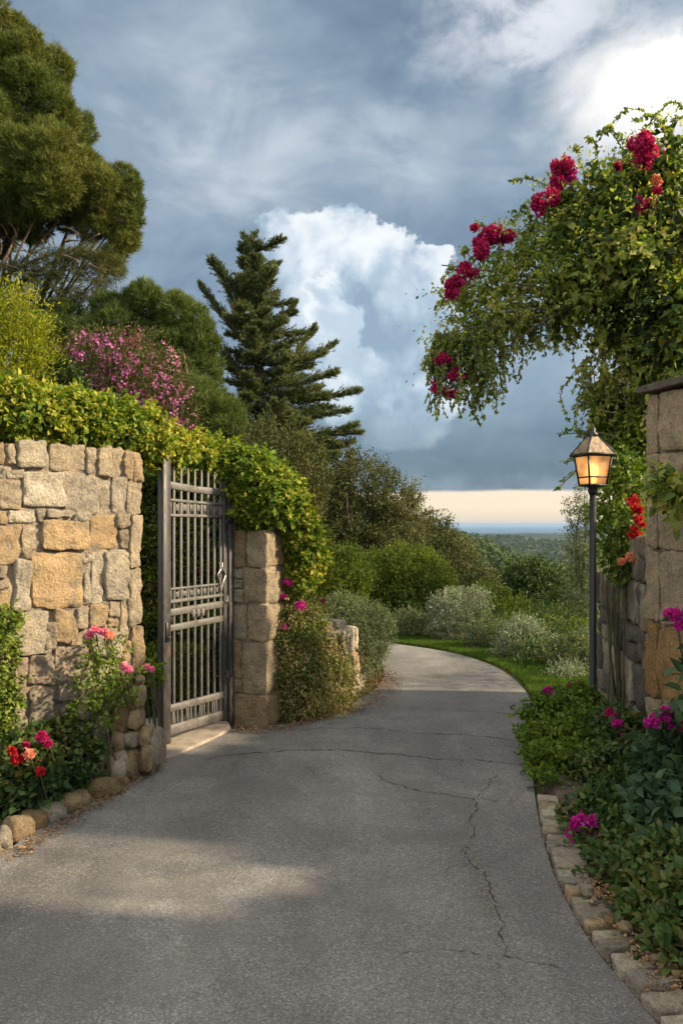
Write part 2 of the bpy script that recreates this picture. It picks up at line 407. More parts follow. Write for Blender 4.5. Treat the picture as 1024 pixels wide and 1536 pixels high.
# denser ahead
RR, TH = np.meshgrid(rad[1:], th, indexing='ij')
X = RR * np.sin(TH); Y = RR * np.cos(TH)
V = np.stack([X, Y, ground_z(X, Y) - .03], -1).reshape(-1, 3); n = 360; m = len(rad) - 1
ii, jj = np.meshgrid(np.arange(m - 1), np.arange(n), indexing='ij'); kk = (jj + 1) % n
T = np.stack([ii * n + jj, (ii + 1) * n + jj, (ii + 1) * n + kk, ii * n + kk], -1).reshape(-1, 4)
V = np.concatenate([V, [[0, 0, -.03]]]); cap = np.array([[len(V) - 1, j, (j + 1) % n, (j + 1) % n] for j in range(n)])
g = Geo(); g.add(V, T[:, ::-1][:, :]); g.add(V[[0]], np.zeros((0, 3), int))
g.T.append(cap[:, [0, 2, 1]]);
def ground_mat():
    # bare earth and scrub close by, woodland and fields further down
    m, t = material('ground_cover')
    d = t.n('ShaderNodeVectorMath', operation='LENGTH'); t.set(d.inputs[0], t.pos)
    n1 = t.noise(t.pos, .012, 6, .65); n2 = t.noise(t.pos, .09, 4, .7); n3 = t.noise(t.pos, 1.8, 5, .7); n4 = t.noise(t.pos, .004, 3, .6)
    f = t.ramp(n1, [(.30, (.012, .022, .013)), (.48, (.022, .034, .016)), (.56, (.045, .058, .026)), (.62, (.15, .13, .09)), (.66, (.03, .042, .02))])
    w = t.mix(1.0, f, t.ramp(n2, [(.3, .4), (.55, 1.0), (.75, 1.6)]), 'MULTIPLY')
    near = t.ramp(n3, [(.3, (.04, .035, .02)), (.5, (.07, .075, .025)), (.7, (.10, .085, .045))])
    w = t.mix(1.0, w, t.ramp(t.noise(t.pos, .0022, 5, .7), [(.35, .45), (.5, .9), (.56, 2.2), (.62, .8)]), 'MULTIPLY')
    c = t.mix(t.mr(d.outputs['Value'], 20, 90), near, w)
    t.set(t.b.inputs['Base Color'], c); t.b.inputs['Roughness'].default_value = .95; t.b.inputs['Specular IOR Level'].default_value = .1
    t.set(t.b.inputs['Normal'], t.bump(n3, .8, .05)); return m
M['ground'] = ground_mat()
kind(g.out('ground', M['ground'], smooth=True), 'structure')
r_ = 25000
kind(mk('sea', [(-r_, 3500, -84), (r_, 3500, -84), (r_, 25000, -84), (-r_, 25000, -84)], [(0, 1, 2, 3)], M['sea']), 'structure')

RIGHT = [(1.25, -9), (1.22, -2), (1.14, 1.2)] + [tuple(G(a, b)[:2]) for a, b in ((985, 1536), (905, 1440), (868, 1385), (830, 1310), (810, 1240), (800, 1180), (800, 1140), (806, 1100), (803, 1065), (790, 1040), (765, 1015), (735, 998), (690, 983), (640, 973), (600, 967))] + [(.2, 12.0), (-1.5, 13.6), (-5, 15.2), (-12, 16)]
LEFT = [(-2.3, -9), (-2.2, -2), (-2.1, 1.5)] + [tuple(G(a, b)[:2]) for a, b in ((-160, 1400), (-30, 1310), (60, 1245), (150, 1192), (235, 1133), (300, 1108), (345, 1095), (430, 1088), (500, 1066), (545, 1045), (572, 1022), (575, 1003), (560, 986))] + [(.1, 10.3), (-1.0, 11.3), (-2.6, 12.2), (-5, 12.8), (-12, 13.4)]
rc = curve(RIGHT, 10); lc = curve(LEFT, 10)
def resample(c, n):
    d = np.concatenate([[0], np.cumsum(np.linalg.norm(np.diff(c, axis=0), axis=1))]); t = np.linspace(0, d[-1], n)
    return np.stack([np.interp(t, d, c[:, k]) for k in range(c.shape[1])], -1)
# pair the two edges by matching control points
def strip(A, B, k=14, z=0.0):
    n = len(A); t = np.linspace(0, 1, k); V = A[:, None] * (1 - t)[None, :, None] + B[:, None] * t[None, :, None]
    V = np.concatenate([V, np.full(V.shape[:2] + (1,), z)], -1).reshape(-1, 3)
    i, j = np.meshgrid(np.arange(n - 1), np.arange(k - 1), indexing='ij')
    return V, np.stack([i * k + j, i * k + j + 1, (i + 1) * k + j + 1, (i + 1) * k + j], -1).reshape(-1, 4)
mN = 200
A = resample(lc, mN); B = resample(rc, mN)
# keep near part paired by Y so that quads stay tidy
V, T = strip(A, B)
V[:, 2] = .004 + .012 * vnoise(V * [.5, .5, 0] + 5, 2)
road = kind(mk('driveway', V, T, M['asphalt'], smooth=True), 'structure')
def crackmesh(pxs, w, seed):
    c = curve([G(a, b)[:2] for a, b in pxs], 40); n = len(c)
    tg = unit(np.gradient(c, axis=0)); nn = np.stack([-tg[:, 1], tg[:, 0]], -1); s = np.linspace(0, 1, n)
    q = np.concatenate([c * 7, np.zeros((n, 1))], -1)
    c = c + nn * (.030 * fbm(q, seed, 4) + .010 * fbm(q * 4.3, seed + 9, 3))[:, None]
    ww = .62 * w * (.15 + 1.3 * np.abs(fbm(q * 3.3, seed + 5, 3))) * np.clip(np.minimum(s, 1 - s) * 12, .1, 1)
    a = c + nn * ww[:, None]; b = c - nn * ww[:, None]
    z = .004 + .012 * vnoise(np.concatenate([c, np.zeros((n, 1))], -1) * [.5, .5, 0] + 5, 2) + .003
    V = np.concatenate([np.c_[a, z], np.c_[b, z]]); T = np.array([(i, i + n, i + n + 1, i + 1) for i in range(n - 1)])
    return V, T
for k, (pts, w) in enumerate([
    ([(300, 1140), (400, 1130), (480, 1128), (560, 1133), (640, 1138), (720, 1143), (799, 1150)], .010),
    ([(560, 1160), (600, 1182), (660, 1192), (720, 1200), (800, 1203)], .006),
    ([(752, 1150), (735, 1180), (712, 1205), (705, 1240), (700, 1268), (712, 1300), (730, 1330), (742, 1370), (752, 1400), (750, 1432)], .0055),
    ([(750, 1432), (790, 1442), (850, 1452)], .004),
    ([(750, 1432), (700, 1428), (640, 1424), (570, 1432)], .0025),
    ([(430, 1098), (520, 1094), (600, 1100), (680, 1104), (800, 1112)], .008),
    ([(610, 1062), (680, 1066), (760, 1070), (803, 1078)], .008),
    ([(470, 1150), (420, 1190), (330, 1215), (230, 1245)], .0015),
    ([(712, 1205), (660, 1225), (600, 1232)], .0015), ([(742, 1370), (770, 1385), (790, 1380)], .002), ([(700, 1268), (680, 1285), (672, 1310)], .002), ([(640, 1138), (655, 1160), (690, 1172)], .003), ([(735, 1180), (760, 1190), (775, 1215)], .0025), ([(750, 1432), (742, 1470), (760, 1500)], .0018)]):
    V, T = crackmesh(pts, w, k * 3)
    mk('crack', V, T, M['crack'], road)

# soil beds
def poly_bed(name, pts, z, mat, bumpy=.03):
    """soil patch: fan grid over polygon"""
    pts = np.array(pts); c = pts.mean(0); ring = resample(curve(np.vstack([pts, pts[:1]]), 6), 80)[:-1]; k = 14; V = []; 
    for t in np.linspace(1, .02, k): V.append(np.c_[c + (ring - c) * t, np.full(len(ring), z if t < .99 else -.04)])
    V = np.concatenate(V); V[:, 2] += bumpy * fbm(np.c_[V[:, :2] * 3, np.zeros(len(V))], 5, 3) * (V[:, 2] > -.01)
    n = len(ring); T = np.array([(i * n + j, i * n + (j + 1) % n, (i + 1) * n + (j + 1) % n, (i + 1) * n + j) for i in range(k - 1) for j in range(n)])
    return kind(mk(name, V, T, mat, smooth=True), 'structure')
poly_bed('flower_bed_soil', [(-3.4, 3.7), (-2.4, 3.9), (-1.92, 4.4), (-1.58, 4.9), (-1.42, 5.4), (-1.5, 5.6), (-2.2, 5.0), (-3.3, 4.2)], .03, M['soil'])
poly_bed('flower_bed_soil', [(1.42, 2.4), (2.5, 2.4), (2.3, 4.3), (2.15, 5.4), (2.5, 8.0), (1.95, 7.6), (1.8, 7.0), (1.50, 6.1), (1.30, 5.0), (1.24, 4.2), (1.22, 3.4)], .045, M['soil'])
poly_bed('gate_path', [(-1.34, 5.7), (-.95, 6.7), (-1.2, 9.5), (-2.6, 9.5), (-2.2, 6.0), (-1.55, 5.7)], .02, M['concrete'], .004)
poly_bed('gate_sill', [G(205, 1140)[:2], G(250, 1140)[:2], G(345, 1098)[:2], G(330, 1085)[:2], G(262, 1110)[:2]], .03, M['concrete'], .006)

# ------------------------------------------------------------------ stones
def rblock(u0, u1, v0, v1, w0, w1, fr, g, col, r=.03, n=9, disp=.012, seed=0, quad=None, sub=None):
    """rounded stone block in a wall frame; fr(u,v,w)->xyz"""
    h = np.array([(u1 - u0) / 2, (v1 - v0) / 2, (w1 - w0) / 2]); r = min(r, h.min() * .85)
    t = np.linspace(-1, 1, n); t = np.sign(t) * np.abs(t) ** .75
    a, b = np.meshgrid(t, t, indexing='ij'); one = np.ones_like(a); P_, T_ = [], []; k = 0
    for ax in range(3):
        for s in (1, -1):
            q = np.zeros(a.shape + (3,)); q[..., ax] = s; q[..., (ax + 1) % 3] = a; q[..., (ax + 2) % 3] = b
            i, j = np.meshgrid(np.arange(n - 1), np.arange(n - 1), indexing='ij')
            f = np.stack([i * n + j, (i + 1) * n + j, (i + 1) * n + j + 1, i * n + j + 1], -1).reshape(-1, 4) + k
            P_.append(q.reshape(-1, 3)); T_.append(f if s > 0 else f[:, ::-1]); k += n * n
    q = np.concatenate(P_) * h; c = np.clip(q, -(h - r), h - r); d = q - c; nd = np.linalg.norm(d, axis=1, keepdims=True)
    q = c + d / np.maximum(nd, 1e-9) * r
    # corner rounding in the face plane for an irregular outline
    uv = q[:, :2] / h[:2]; rr = np.maximum(0, (np.abs(uv[:, 0]) ** 6 + np.abs(uv[:, 1]) ** 6) ** (1 / 6) - 1)
    q[:, :2] *= (1 - .6 * rr)[:, None]
    nn = unit(q / h); so = seed * 7.13
    dn = disp * (fbm(q * 9 + so, seed, 3)) + disp * .5 * vnoise(q * 34 + so, seed + 3)
    q = q + nn * dn[:, None]
    uv = q[:, :2] / h[:2]
    if quad is not None:
        s_, t_ = (uv[:, 0] + 1) / 2, (uv[:, 1] + 1) / 2; Q = np.asarray(quad, float)
        p2 = (Q[0] * ((1 - s_) * (1 - t_))[:, None] + Q[1] * (s_ * (1 - t_))[:, None] + Q[2] * (s_ * t_)[:, None] + Q[3] * ((1 - s_) * t_)[:, None])
        u, v = p2[:, 0], p2[:, 1]
    else:
        u, v = (u0 + u1) / 2 + q[:, 0], (v0 + v1) / 2 + q[:, 1]
    w = (w0 + w1) / 2 + q[:, 2]
    g.add(fr(u, v, w), np.concatenate(T_), col)
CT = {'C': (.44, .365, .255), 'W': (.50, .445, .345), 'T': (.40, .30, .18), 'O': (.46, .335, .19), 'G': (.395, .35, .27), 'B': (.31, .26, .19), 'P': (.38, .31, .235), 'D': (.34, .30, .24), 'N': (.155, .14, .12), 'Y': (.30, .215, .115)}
def frame(A, B, flip=1):
    A = np.array([*A, 0.0]) if len(A) == 2 else np.array(A, float); B = np.array([*B, 0.0]); d = unit(B - A); nrm = np.array([d[1], -d[0], 0]) * flip
    def fr(u, v, w): return A + np.outer(u, d) + np.outer(v, [0, 0, 1.0]) + np.outer(w, nrm)
    fr.A, fr.d, fr.n, fr.L = A, d, nrm, np.linalg.norm(B - A)
    return fr
def hit(fr, px, py):
    """where the sight line through a traced corner meets the wall face (u, v)"""
    ray = np.array([(px - CXP) / F, 1, -(py - EY) / F]); o = np.array([0, 0, H]); t = ((fr.A - o) @ fr.n) / (ray @ fr.n); p = o + ray * t
    return (p - fr.A) @ fr.d, p[2]
def mortar(g, fr, u0, u1, v0, v1, w0, w1, n=.05):
    nu, nv = max(2, int((u1 - u0) / n)), max(2, int((v1 - v0) / n))
    u, v = np.meshgrid(np.linspace(u0, u1, nu), np.linspace(v0, v1, nv), indexing='ij'); u, v = u.ravel(), v.ravel()
    for w, fl in ((w1, 1), (w0, -1)):
        ww = w + .012 * fbm(np.stack([u * 12, v * 12, 0 * u], -1), 3, 2)
        i, j = np.meshgrid(np.arange(nu - 1), np.arange(nv - 1), indexing='ij')
        T = np.stack([i * nv + j, (i + 1) * nv + j, (i + 1) * nv + j + 1, i * nv + j + 1], -1).reshape(-1, 4)
        g.add(fr(u, v, ww), T if fl > 0 else T[:, ::-1])
    c = fr(np.array([u0, u1, u1, u0, u0, u1, u1, u0]), np.array([v0, v0, v1, v1] * 2), np.array([w0 + .01] * 4 + [w1 - .014] * 4))
    g.add(c, np.array([(0, 1, 2, 3), (3, 2, 6, 7), (1, 5, 6, 2), (4, 0, 3, 7), (4, 5, 6, 7)]))
def courses(g, fr, u0, u1, v0, v1, w0, w1, hs, ws, pal, seed=0, gap=.012, disp=.012, r=.03, skip=None, n=9, prot=.03):
    rs = random.Random(seed); v = v0; k = seed * 100
    while v < v1 - .03:
        h = rs.uniform(*hs)
        if v1 - v - h < hs[0] * .6: h = v1 - v
        u = u0 - rs.uniform(0, ws[0] * .5) * 0
        while u < u1 - .02:
            w = rs.uniform(*ws)
            if u1 - u - w < ws[0] * .6: w = u1 - u
            parts = [(v, v + h)] if rs.random() < .78 or h < .18 else [(v, v + h * .5), (v + h * .5, v + h)]
            for (a, b) in parts:
                k += 1
                if skip and skip((u + w / 2), (a + b) / 2): continue
                j = lambda s=.012: rs.uniform(-s, s)
                quad = [(u + gap / 2 + j(), a + gap / 2 + j()), (u + w - gap / 2 + j(), a + gap / 2 + j()), (u + w - gap / 2 + j(), b - gap / 2 + j()), (u + gap / 2 + j(), b - gap / 2 + j())]
                c = np.array(CT[rs.choice(pal)]) * rs.uniform(.85, 1.15)
                rblock(u + gap / 2, u + w - gap / 2, a + gap / 2, b - gap / 2, w0, w1 + rs.uniform(0, prot), fr, g, c, r, n, disp, k, quad)
            u += w
        v += h
# left garden wall -------------------------------------------------
fw = frame((-2.1, 4.9), (-1.40, 5.55))
wl = thing('stone_wall', 'pale sunlit wall of big irregular stones, left of the open gate', 'wall', (-1.8, 5.2, 0))
tr = [(-10,50,18,130,'T'),(20,55,52,132,'C'),(57,50,163,142,'G'),(170,60,292,152,'C'),(295,76,332,166,'C'),(334,75,383,170,'C'),(386,82,425,175,'C'),(427,90,459,185,'T'),(461,98,494,190,'T'),
 (-10,140,16,182,'G'),(18,145,80,184,'G'),(-10,187,68,288,'C'),(76,153,224,280,'W'),(226,163,344,306,'G'),(344,190,382,306,'G'),(383,178,437,306,'G'),(438,192,493,310,'C'),
 (-10,291,22,340,'T'),(24,288,125,341,'W'),(125,288,156,337,'G'),(156,286,250,324,'G'),(252,298,316,331,'G'),
 (-10,343,74,480,'T'),(73,343,126,432,'C'),(143,325,311,429,'O'),(313,307,412,427,'O'),(404,310,446,355,'B'),(413,357,446,428,'B'),(446,312,490,492,'C'),
 (-10,482,20,526,'B'),(72,432,103,461,'B'),(46,462,103,638,'W'),(105,436,289,632,'O'),(-10,528,42,567,'B'),(-10,569,40,642,'T'),(280,441,320,476,'G'),(290,478,313,622,'G'),(314,433,362,616,'W'),(362,430,446,600,'G'),(448,495,493,692,'C'),
 (42,640,172,792,'G'),(-10,645,40,790,'G'),(152,682,194,778,'B'),(183,634,258,757,'T'),(258,626,304,702,'C'),(305,618,366,700,'T'),(376,603,413,666,'C'),(368,668,414,706,'T'),(416,600,440,738,'C'),(441,602,458,700,'B'),(456,695,493,862,'T'),
 (28,797,88,912,'P'),(-10,795,26,912,'P'),(94,790,200,899,'P'),(180,760,303,880,'P'),(304,703,366,802,'G'),(368,708,414,802,'G'),(415,742,455,832,'T'),
 (40,915,90,960,'B'),(90,913,188,1052,'D'),(192,873,280,965,'D'),(200,967,262,1022,'D'),(264,885,330,1002,'D'),(-10,916,38,1060,'D'),(30,962,88,1082,'D'),(330,805,392,902,'G'),(392,834,452,907,'T'),(453,864,493,907,'T'),
 (188,1024,300,1125,'D'),(90,1055,186,1160,'D'),(302,1004,362,1085,'G'),(364,905,412,1060,'G'),(412,908,452,1060,'T'),(453,910,493,1060,'T'),(-10,1086,88,1180,'D'),(90,1163,200,1260,'D'),(200,1130,310,1250,'D'),(310,1090,400,1240,'G'),(400,1064,493,1240,'G')]
g = Geo(); rs = random.Random(3)
for k, (x0, y0, x1, y1, c) in enumerate(tr):
    j = lambda: rs.uniform(-3.5, 3.5)
    e_ = 4 if y0 > 700 else 0; q = [hit(fw, (x + j()) / 2.326, 640 + (y + j()) / 2.326) for x, y in ((x0 + e_, y1 - e_), (x1 - e_, y1 - e_), (x1 - e_, y0 + e_), (x0 + e_, y0 + e_))]
    us = [a[0] for a in q]; vs = [a[1] for a in q]
    if max(vs) < .02: continue
    rblock(min(us), max(us), min(vs), max(vs), -.3, rs.uniform(.01, .045) + (.02 if y0 > 700 else 0), fw, g, np.array(CT[c]) * rs.uniform(.9, 1.1), .017, 16, .019, k + 1, q)
zt = lambda px, py: hit(fw, px, py)[1]
uL = hit(fw, -4, 700)[0]
courses(g, fw, -2.2, uL, -.05, 2.28, -.3, .01, (.2, .34), (.18, .42), 'CTGGWPD', 11)
# end face of the wall, seen through the gate gap
fe = frame(fw(np.array([fw.L - .0]), np.array([0]), np.array([-.03]))[0][:2], fw(np.array([fw.L]), np.array([0]), np.array([-.42]))[0][:2])
g.out('stones', M['stone'], wl, True)
g = Geo(); mortar(g, fw, -2.2, fw.L - .03, -.05, 2.13, -.38, .004); g.out('mortar', M['mortar'], wl, True)

# boulders heaped at the wall end
def boulder(c, r, seed, col, name='boulder', flat=.8, rot=None):
    n = 16; th = np.linspace(0, 2 * np.pi, n * 2, endpoint=False); ph = np.linspace(0, np.pi, n)
    a, b = np.meshgrid(ph, th, indexing='ij'); d = np.stack([np.sin(a) * np.cos(b), np.sin(a) * np.sin(b), np.cos(a)], -1)
    q = np.sign(d) * np.abs(d) ** .8; q = q * (1 + .20 * fbm(d * 1.3 + seed * 3.1, seed, 2) + .05 * fbm(d * 5 + seed, seed, 2))[..., None] * np.array(r)
    an = rot if rot is not None else seed * 1.7; ca, sa = math.cos(an), math.sin(an)
    q = np.stack([q[..., 0] * ca - q[..., 1] * sa, q[..., 0] * sa + q[..., 1] * ca, q[..., 2]], -1).reshape(-1, 3)
    m = 2 * n; i, j = np.meshgrid(np.arange(n - 1), np.arange(m), indexing='ij'); k = (j + 1) % m
    T = np.stack([i * m + j, (i + 1) * m + j, (i + 1) * m + k, i * m + k], -1).reshape(-1, 4)
    o = mk(name, q, T, M['stone'], smooth=True, col=np.array(col)); o.location = Vector([float(x) for x in c]); return o
ordn = ['topmost', 'second', 'third', 'fourth', 'fifth', 'sixth', 'seventh', 'eighth', 'ninth', 'tenth', 'eleventh', 'twelfth', 'thirteenth', 'fourteenth', 'fifteenth', 'sixteenth']
heap = [(450,905,500,980,'T','tan upright boulder on top of the pile at the wall end, below the pink flower'),
 (455,980,497,1055,'T','squarish tan boulder directly beneath the topmost one at the wall end'),
 (408,965,456,1060,'Y','ochre boulder left of the squarish tan one at the wall end'),
 (280,950,325,1015,'G','slanting grey boulder at the foot of the pink flowering climber'),
 (328,1015,380,1085,'D','dark grey boulder beside the climber stems, left part of the pile'),
 (386,1050,440,1125,'T','round tan boulder in the middle of the pile below the climber'),
 (440,1055,484,1118,'G','small grey boulder wedged in the middle of the pile at the wall end'),
 (482,1045,537,1110,'T','flat topped tan boulder on the right shoulder of the pile beside the gate'),
 (318,1128,382,1232,'Y','tall ochre boulder standing at the left foot of the pile'),
 (380,1122,446,1227,'W','large pale pointed boulder at the front foot of the pile'),
 (444,1118,493,1214,'T','tan oval boulder between the pale pointed one and the rightmost two'),
 (489,1095,535,1197,'T','tall tan boulder second from the gate post foot'),
 (531,1060,563,1185,'G','narrow upright grey boulder closest to the open gate'),
 (250,1020,300,1090,'D','dark boulder half hidden by red flowering plants at the wall foot'),
 (300,1080,350,1135,'D','small dark boulder under the climber, at the left edge of the pile')]
for k, (x0, y0, x1, y1, c, lb) in enumerate(heap):
    px, py = (x0 + x1) / 2 / 2.326, 640 + (y0 + y1) / 2 / 2.326
    # battered face: lower stones stand further out from the wall
    Yd = 5.42 - .12 * sstep(930, 1170, py) + .55 * (px - 190) / 200
    r = ((x1 - x0) / 2.326 / F * Yd / 2 * 1.14, .13, (y1 - y0) / 2.326 / F * Yd / 2 * 1.08)
    c3 = P(px, py, Yd); c3[2] = max(c3[2], r[2] * .72)
    tag(boulder(c3, r, k + 1, np.array(CT[c]) * rs.uniform(.85, 1.1), 'boulder', rot=.2 * math.sin(k * 3)), lb, 'boulder', 'boulders heaped at the left wall end')
# hidden core fill behind the heap
g = Geo()
edge = [(375,1228,428,1264,'Y','small tan rock at the gate end of the left edging row'),(285,1248,397,1306,'Y','long flat tan rock in the left edging, below the boulder pile'),
 (248,1288,303,1336,'T','small brown rock just left of the long flat edging rock'),(192,1300,268,1356,'T','rounded brown rock under the dark red flowering bush edge'),
 (117,1330,207,1392,'G','pale grey edging rock between two brown ones on the left'),(63,1358,150,1416,'Y','ochre brown edging rock left of the pale grey one'),
 (12,1383,100,1452,'T','big brown edging rock next to the frame side, bottom of the bed'),(-30,1425,22,1495,'G','dark edging rock cut by the photo edge at the lower left'),
 (30,1340,66,1372,'D','small dark stone behind the ochre edging rocks in the leaf shade'),(408,1205,446,1240,'T','small stone tucked against the foot of the boulder pile')]
for k, (x0, y0, x1, y1, c, lb) in enumerate(edge):
    px, pyb = (x0 + x1) / 2 / 2.326, 640 + y1 / 2.326
    b = G(px, pyb - 4); r = ((x1 - x0) / 2.326 / F * b[1] / 2 * 1.2, .09, (y1 - y0) / 2.326 / F * b[1] / 2 * 1.3)
    tag(boulder((b[0], b[1] + .05, r[2] * .6), r, k + 40, np.array(CT[c]) * rs.uniform(.75, .95), 'edging_rock', rot=.55), lb, 'rock', 'rocks edging the left flower bed')
for k in range(9):
    x, y = np.array([-1.98, 3.85]) + np.array([-.23, -.22]) * k * .9
    o = boulder((x, y, .03), (.12, .09, .07), 60 + k, np.array(CT['D']) * .8, 'edging_rock', rot=.6) if y > 3.0 else None
    if o: tag(o, f'{ordn[k + 1]} dark rounded edging rock beyond the frame side of the left bed', 'rock', 'rocks edging the left flower bed')

# left gate pillar ---------------------------------------------------
pc = np.array([-.622, 6.7, 0]); pf = np.array([-.94, .342, 0]); ps = np.array([.342, .94, 0])
def frp(u, v, w): return pc + np.outer(u, pf) + np.outer(v, [0, 0, 1.0]) + np.outer(w, ps)
pil = thing('stone_pillar', 'tan block pillar with the gate hinges, creeper hanging over its top', 'pillar', (-.72, 6.95, 0))
zc = [-.04, .254, .706, 1.02, 1.33, 1.65]
g = Geo(); k = 200
spec = [[(0, .347, 0, .36, 'T')],
        [(0, .245, 0, .34, 'C'), (.245, .36, 0, .3, 'T')],
        [(0, .19, 0, .36, 'C'), (.19, .35, 0, .36, 'C')],
        [(0, .225, 0, .28, 'C'), (.225, .345, 0, .34, 'G')],
        [(0, .20, 0, .15, 'C'), (.20, .345, 0, .36, 'T')]]
extra = {1: [(.0, .3, .3, .38, 'T')], 3: [(0, .23, .28, .37, 'Y')], 4: [(0, .2, .15, .37, 'T')]}
for c in range(5):
    for (a, b, d0, d1, col) in spec[c] + extra.get(c, []):
        k += 1; sp = [(zc[c], zc[c + 1])]
        if c == 3 and a > .2: m_ = (zc[c + 1] - zc[c]) / 3; sp = [(zc[c], zc[c] + m_ * 1.2), (zc[c] + m_ * 1.2, zc[c] + 2.1 * m_), (zc[c] + 2.1 * m_, zc[c + 1])]
        if c == 1 and a > .2: sp = [(zc[1], zc[1] + .12), (zc[1] + .12, zc[2])]
        for (z0, z1) in sp:
            k += 1; o = rs.uniform(-.008, .008)
            rblock(a + .004 + o * .5, b - .004, z0 + .004, z1 - .004, d0 + o, d1, frp, g, np.array(CT[col]) * rs.uniform(.8, .98), .014, 16, .014, k)
g.out('blocks', M['stone'], pil, True)
g = Geo(); box(g, pc + pf * .175 + ps * .18 + [0, 0, .80], .15, .155, .82, pf); g.out('mortar', M['mortar'], pil)

# low wall behind the pillar, curving with the drive ----------------------
lw = thing('low_stone_wall', 'low curving stone wall mostly buried under creeper, past the gate pillar', 'wall', (-.1, 7.5, 0))
g = Geo(); gm = Geo(); ctr = [(-.46, 7.02), (-.25, 7.2), (.03, 7.65), (.16, 8.15), (.26, 8.75), (.22, 9.35)]; tops = [.95, .8, .66, .36, .34]
for i in range(5):
    f_ = frame(ctr[i], ctr[i + 1]); courses(g, f_, -.02, f_.L + .02, -.05, tops[i], -.3, .0, (.14, .24), (.13, .26), 'CTWYG', 30 + i, disp=.014, n=8)
    mortar(gm, f_, 0, f_.L, -.05, tops[i] - .04, -.3, -.02)
g.out('stones', M['stone'], lw, True); gm.out('mortar', M['mortar'], lw, True)
g = Geo(); f_ = frame(ctr[2], ctr[3]); rblock(-.2, .17, .60, .70, -.33, .05, f_, g, CT['W'], .03, 12, .01, 91); rblock(-.5, -.21, .60, .70, -.33, .04, f_, g, CT['C'], .03, 12, .01, 92)
g.out('capstones', M['stone'], lw, True)

# right wall with its near pillar -----------------------------------------
fR = frame((2.04, 5.35), (2.36, 4.15), flip=-1)
if fR.n[0] > 0: fR = frame((2.04, 5.35), (2.36, 4.15), flip=1)
rw = thing('tall_stone_wall', 'tall shaded wall end of large dressed blocks under a slab cap, right of the lamp', 'wall', (2.2, 4.8, 0))
g = Geo(); ycs = [590, 682, 756, 825, 932, 1045, 1160, 1260]; cl = ['G', 'G', 'G', 'G', 'Y', 'G', 'G']
zs = [H - (y - EY) / F * 5.3 for y in ycs]; zs[-1] = -.05
for c in range(7):
    z1, z0 = zs[c], zs[c + 1]
    sp = [0, .13 + .02 * (c % 2), .50 + .08 * (c % 3), .95, fR.L]
    for a in range(4):
        col = np.array(CT[cl[c] if a < 2 else 'G']) * rs.uniform(.85, 1.05) * [1.12, 1.0, .86]
        if c == 4 and a == 0: col = np.array((.30, .19, .085))
        if c == 3 and a == 1: col = np.array(CT['P']) * 1.05
        rblock(sp[a] + .005, sp[a + 1] - .005, z0 + .006, z1 - .006, -.5, rs.uniform(0, .014), fR, g, col, .014, 18, .017, 300 + c * 5 + a)
g.out('blocks', M['stone'], rw, True)
g = Geo(); mortar(g, fR, .03, fR.L - .02, -.05, zs[0] - .02, -.46, -.03); g.out('mortar', M['mortar'], rw, True)
g = Geo(); rblock(-.04, fR.L, zs[0] + .002, zs[0] + .055, -.56, .05, fR, g, (.15, .12, .10), .012, 14, .006, 350); g.out('cap_slab', M['stone'], rw, True)
# unseen wall beside and behind the viewer, one stretch lowered to admit sun
bw = thing('boundary_wall', 'unseen stone boundary wall beside the drive, one stretch lowered to admit sun', 'wall', (2.5, 1, 0))
g = Geo(); gm = Geo()
for (a, b, top, sd) in (((2.36, 4.13), (2.37, 3.86), 2.56, 60), ((2.37, 3.85), (2.40, 3.62), 1.58, 62), ((2.40, 3.61), (2.43, 3.3), 1.40, 63), ((2.43, 3.29), (2.45, 3.04), 1.58, 64), ((2.45, 3.02), (2.65, -7), 2.62, 61)):
    f_ = frame(a, b); 
    if f_.n[0] > 0: f_ = frame(a, b, -1)
    courses(g, f_, 0, f_.L, -.05, top, -.4, 0, (.25, .42), (.3, .55), 'GGDTC', sd, n=6); mortar(gm, f_, 0, f_.L, -.05, top - .03, -.4, -.02, .15)
g.out('stones', M['stone'], bw, True); gm.out('mortar', M['mortar'], bw, True)
# rear rougher wall with the creeper
fB = frame((2.56, 7.95), (2.18, 5.42))
if fB.n[0] > 0: fB = frame((2.56, 7.95), (2.18, 5.42), -1)
rb = thing('rubble_wall', 'dark rough rubble wall behind the lamp post, topped by hanging vine', 'wall', (2.4, 6.7, 0))
g = Geo(); tB = lambda u: 1.12 + .62 * np.clip(u / fB.L, 0, 1) ** .8
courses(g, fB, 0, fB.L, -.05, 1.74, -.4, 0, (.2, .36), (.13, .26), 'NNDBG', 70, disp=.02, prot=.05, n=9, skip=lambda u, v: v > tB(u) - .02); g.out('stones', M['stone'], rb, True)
g = Geo()
for q in range(8): mortar(g, fB, .02 + fB.L / 8 * q, fB.L / 8 * (q + 1), -.05, tB(fB.L / 8 * (q + .3)) - .14, -.38, -.025); g.out('mortar', M['mortar'], rb, True)

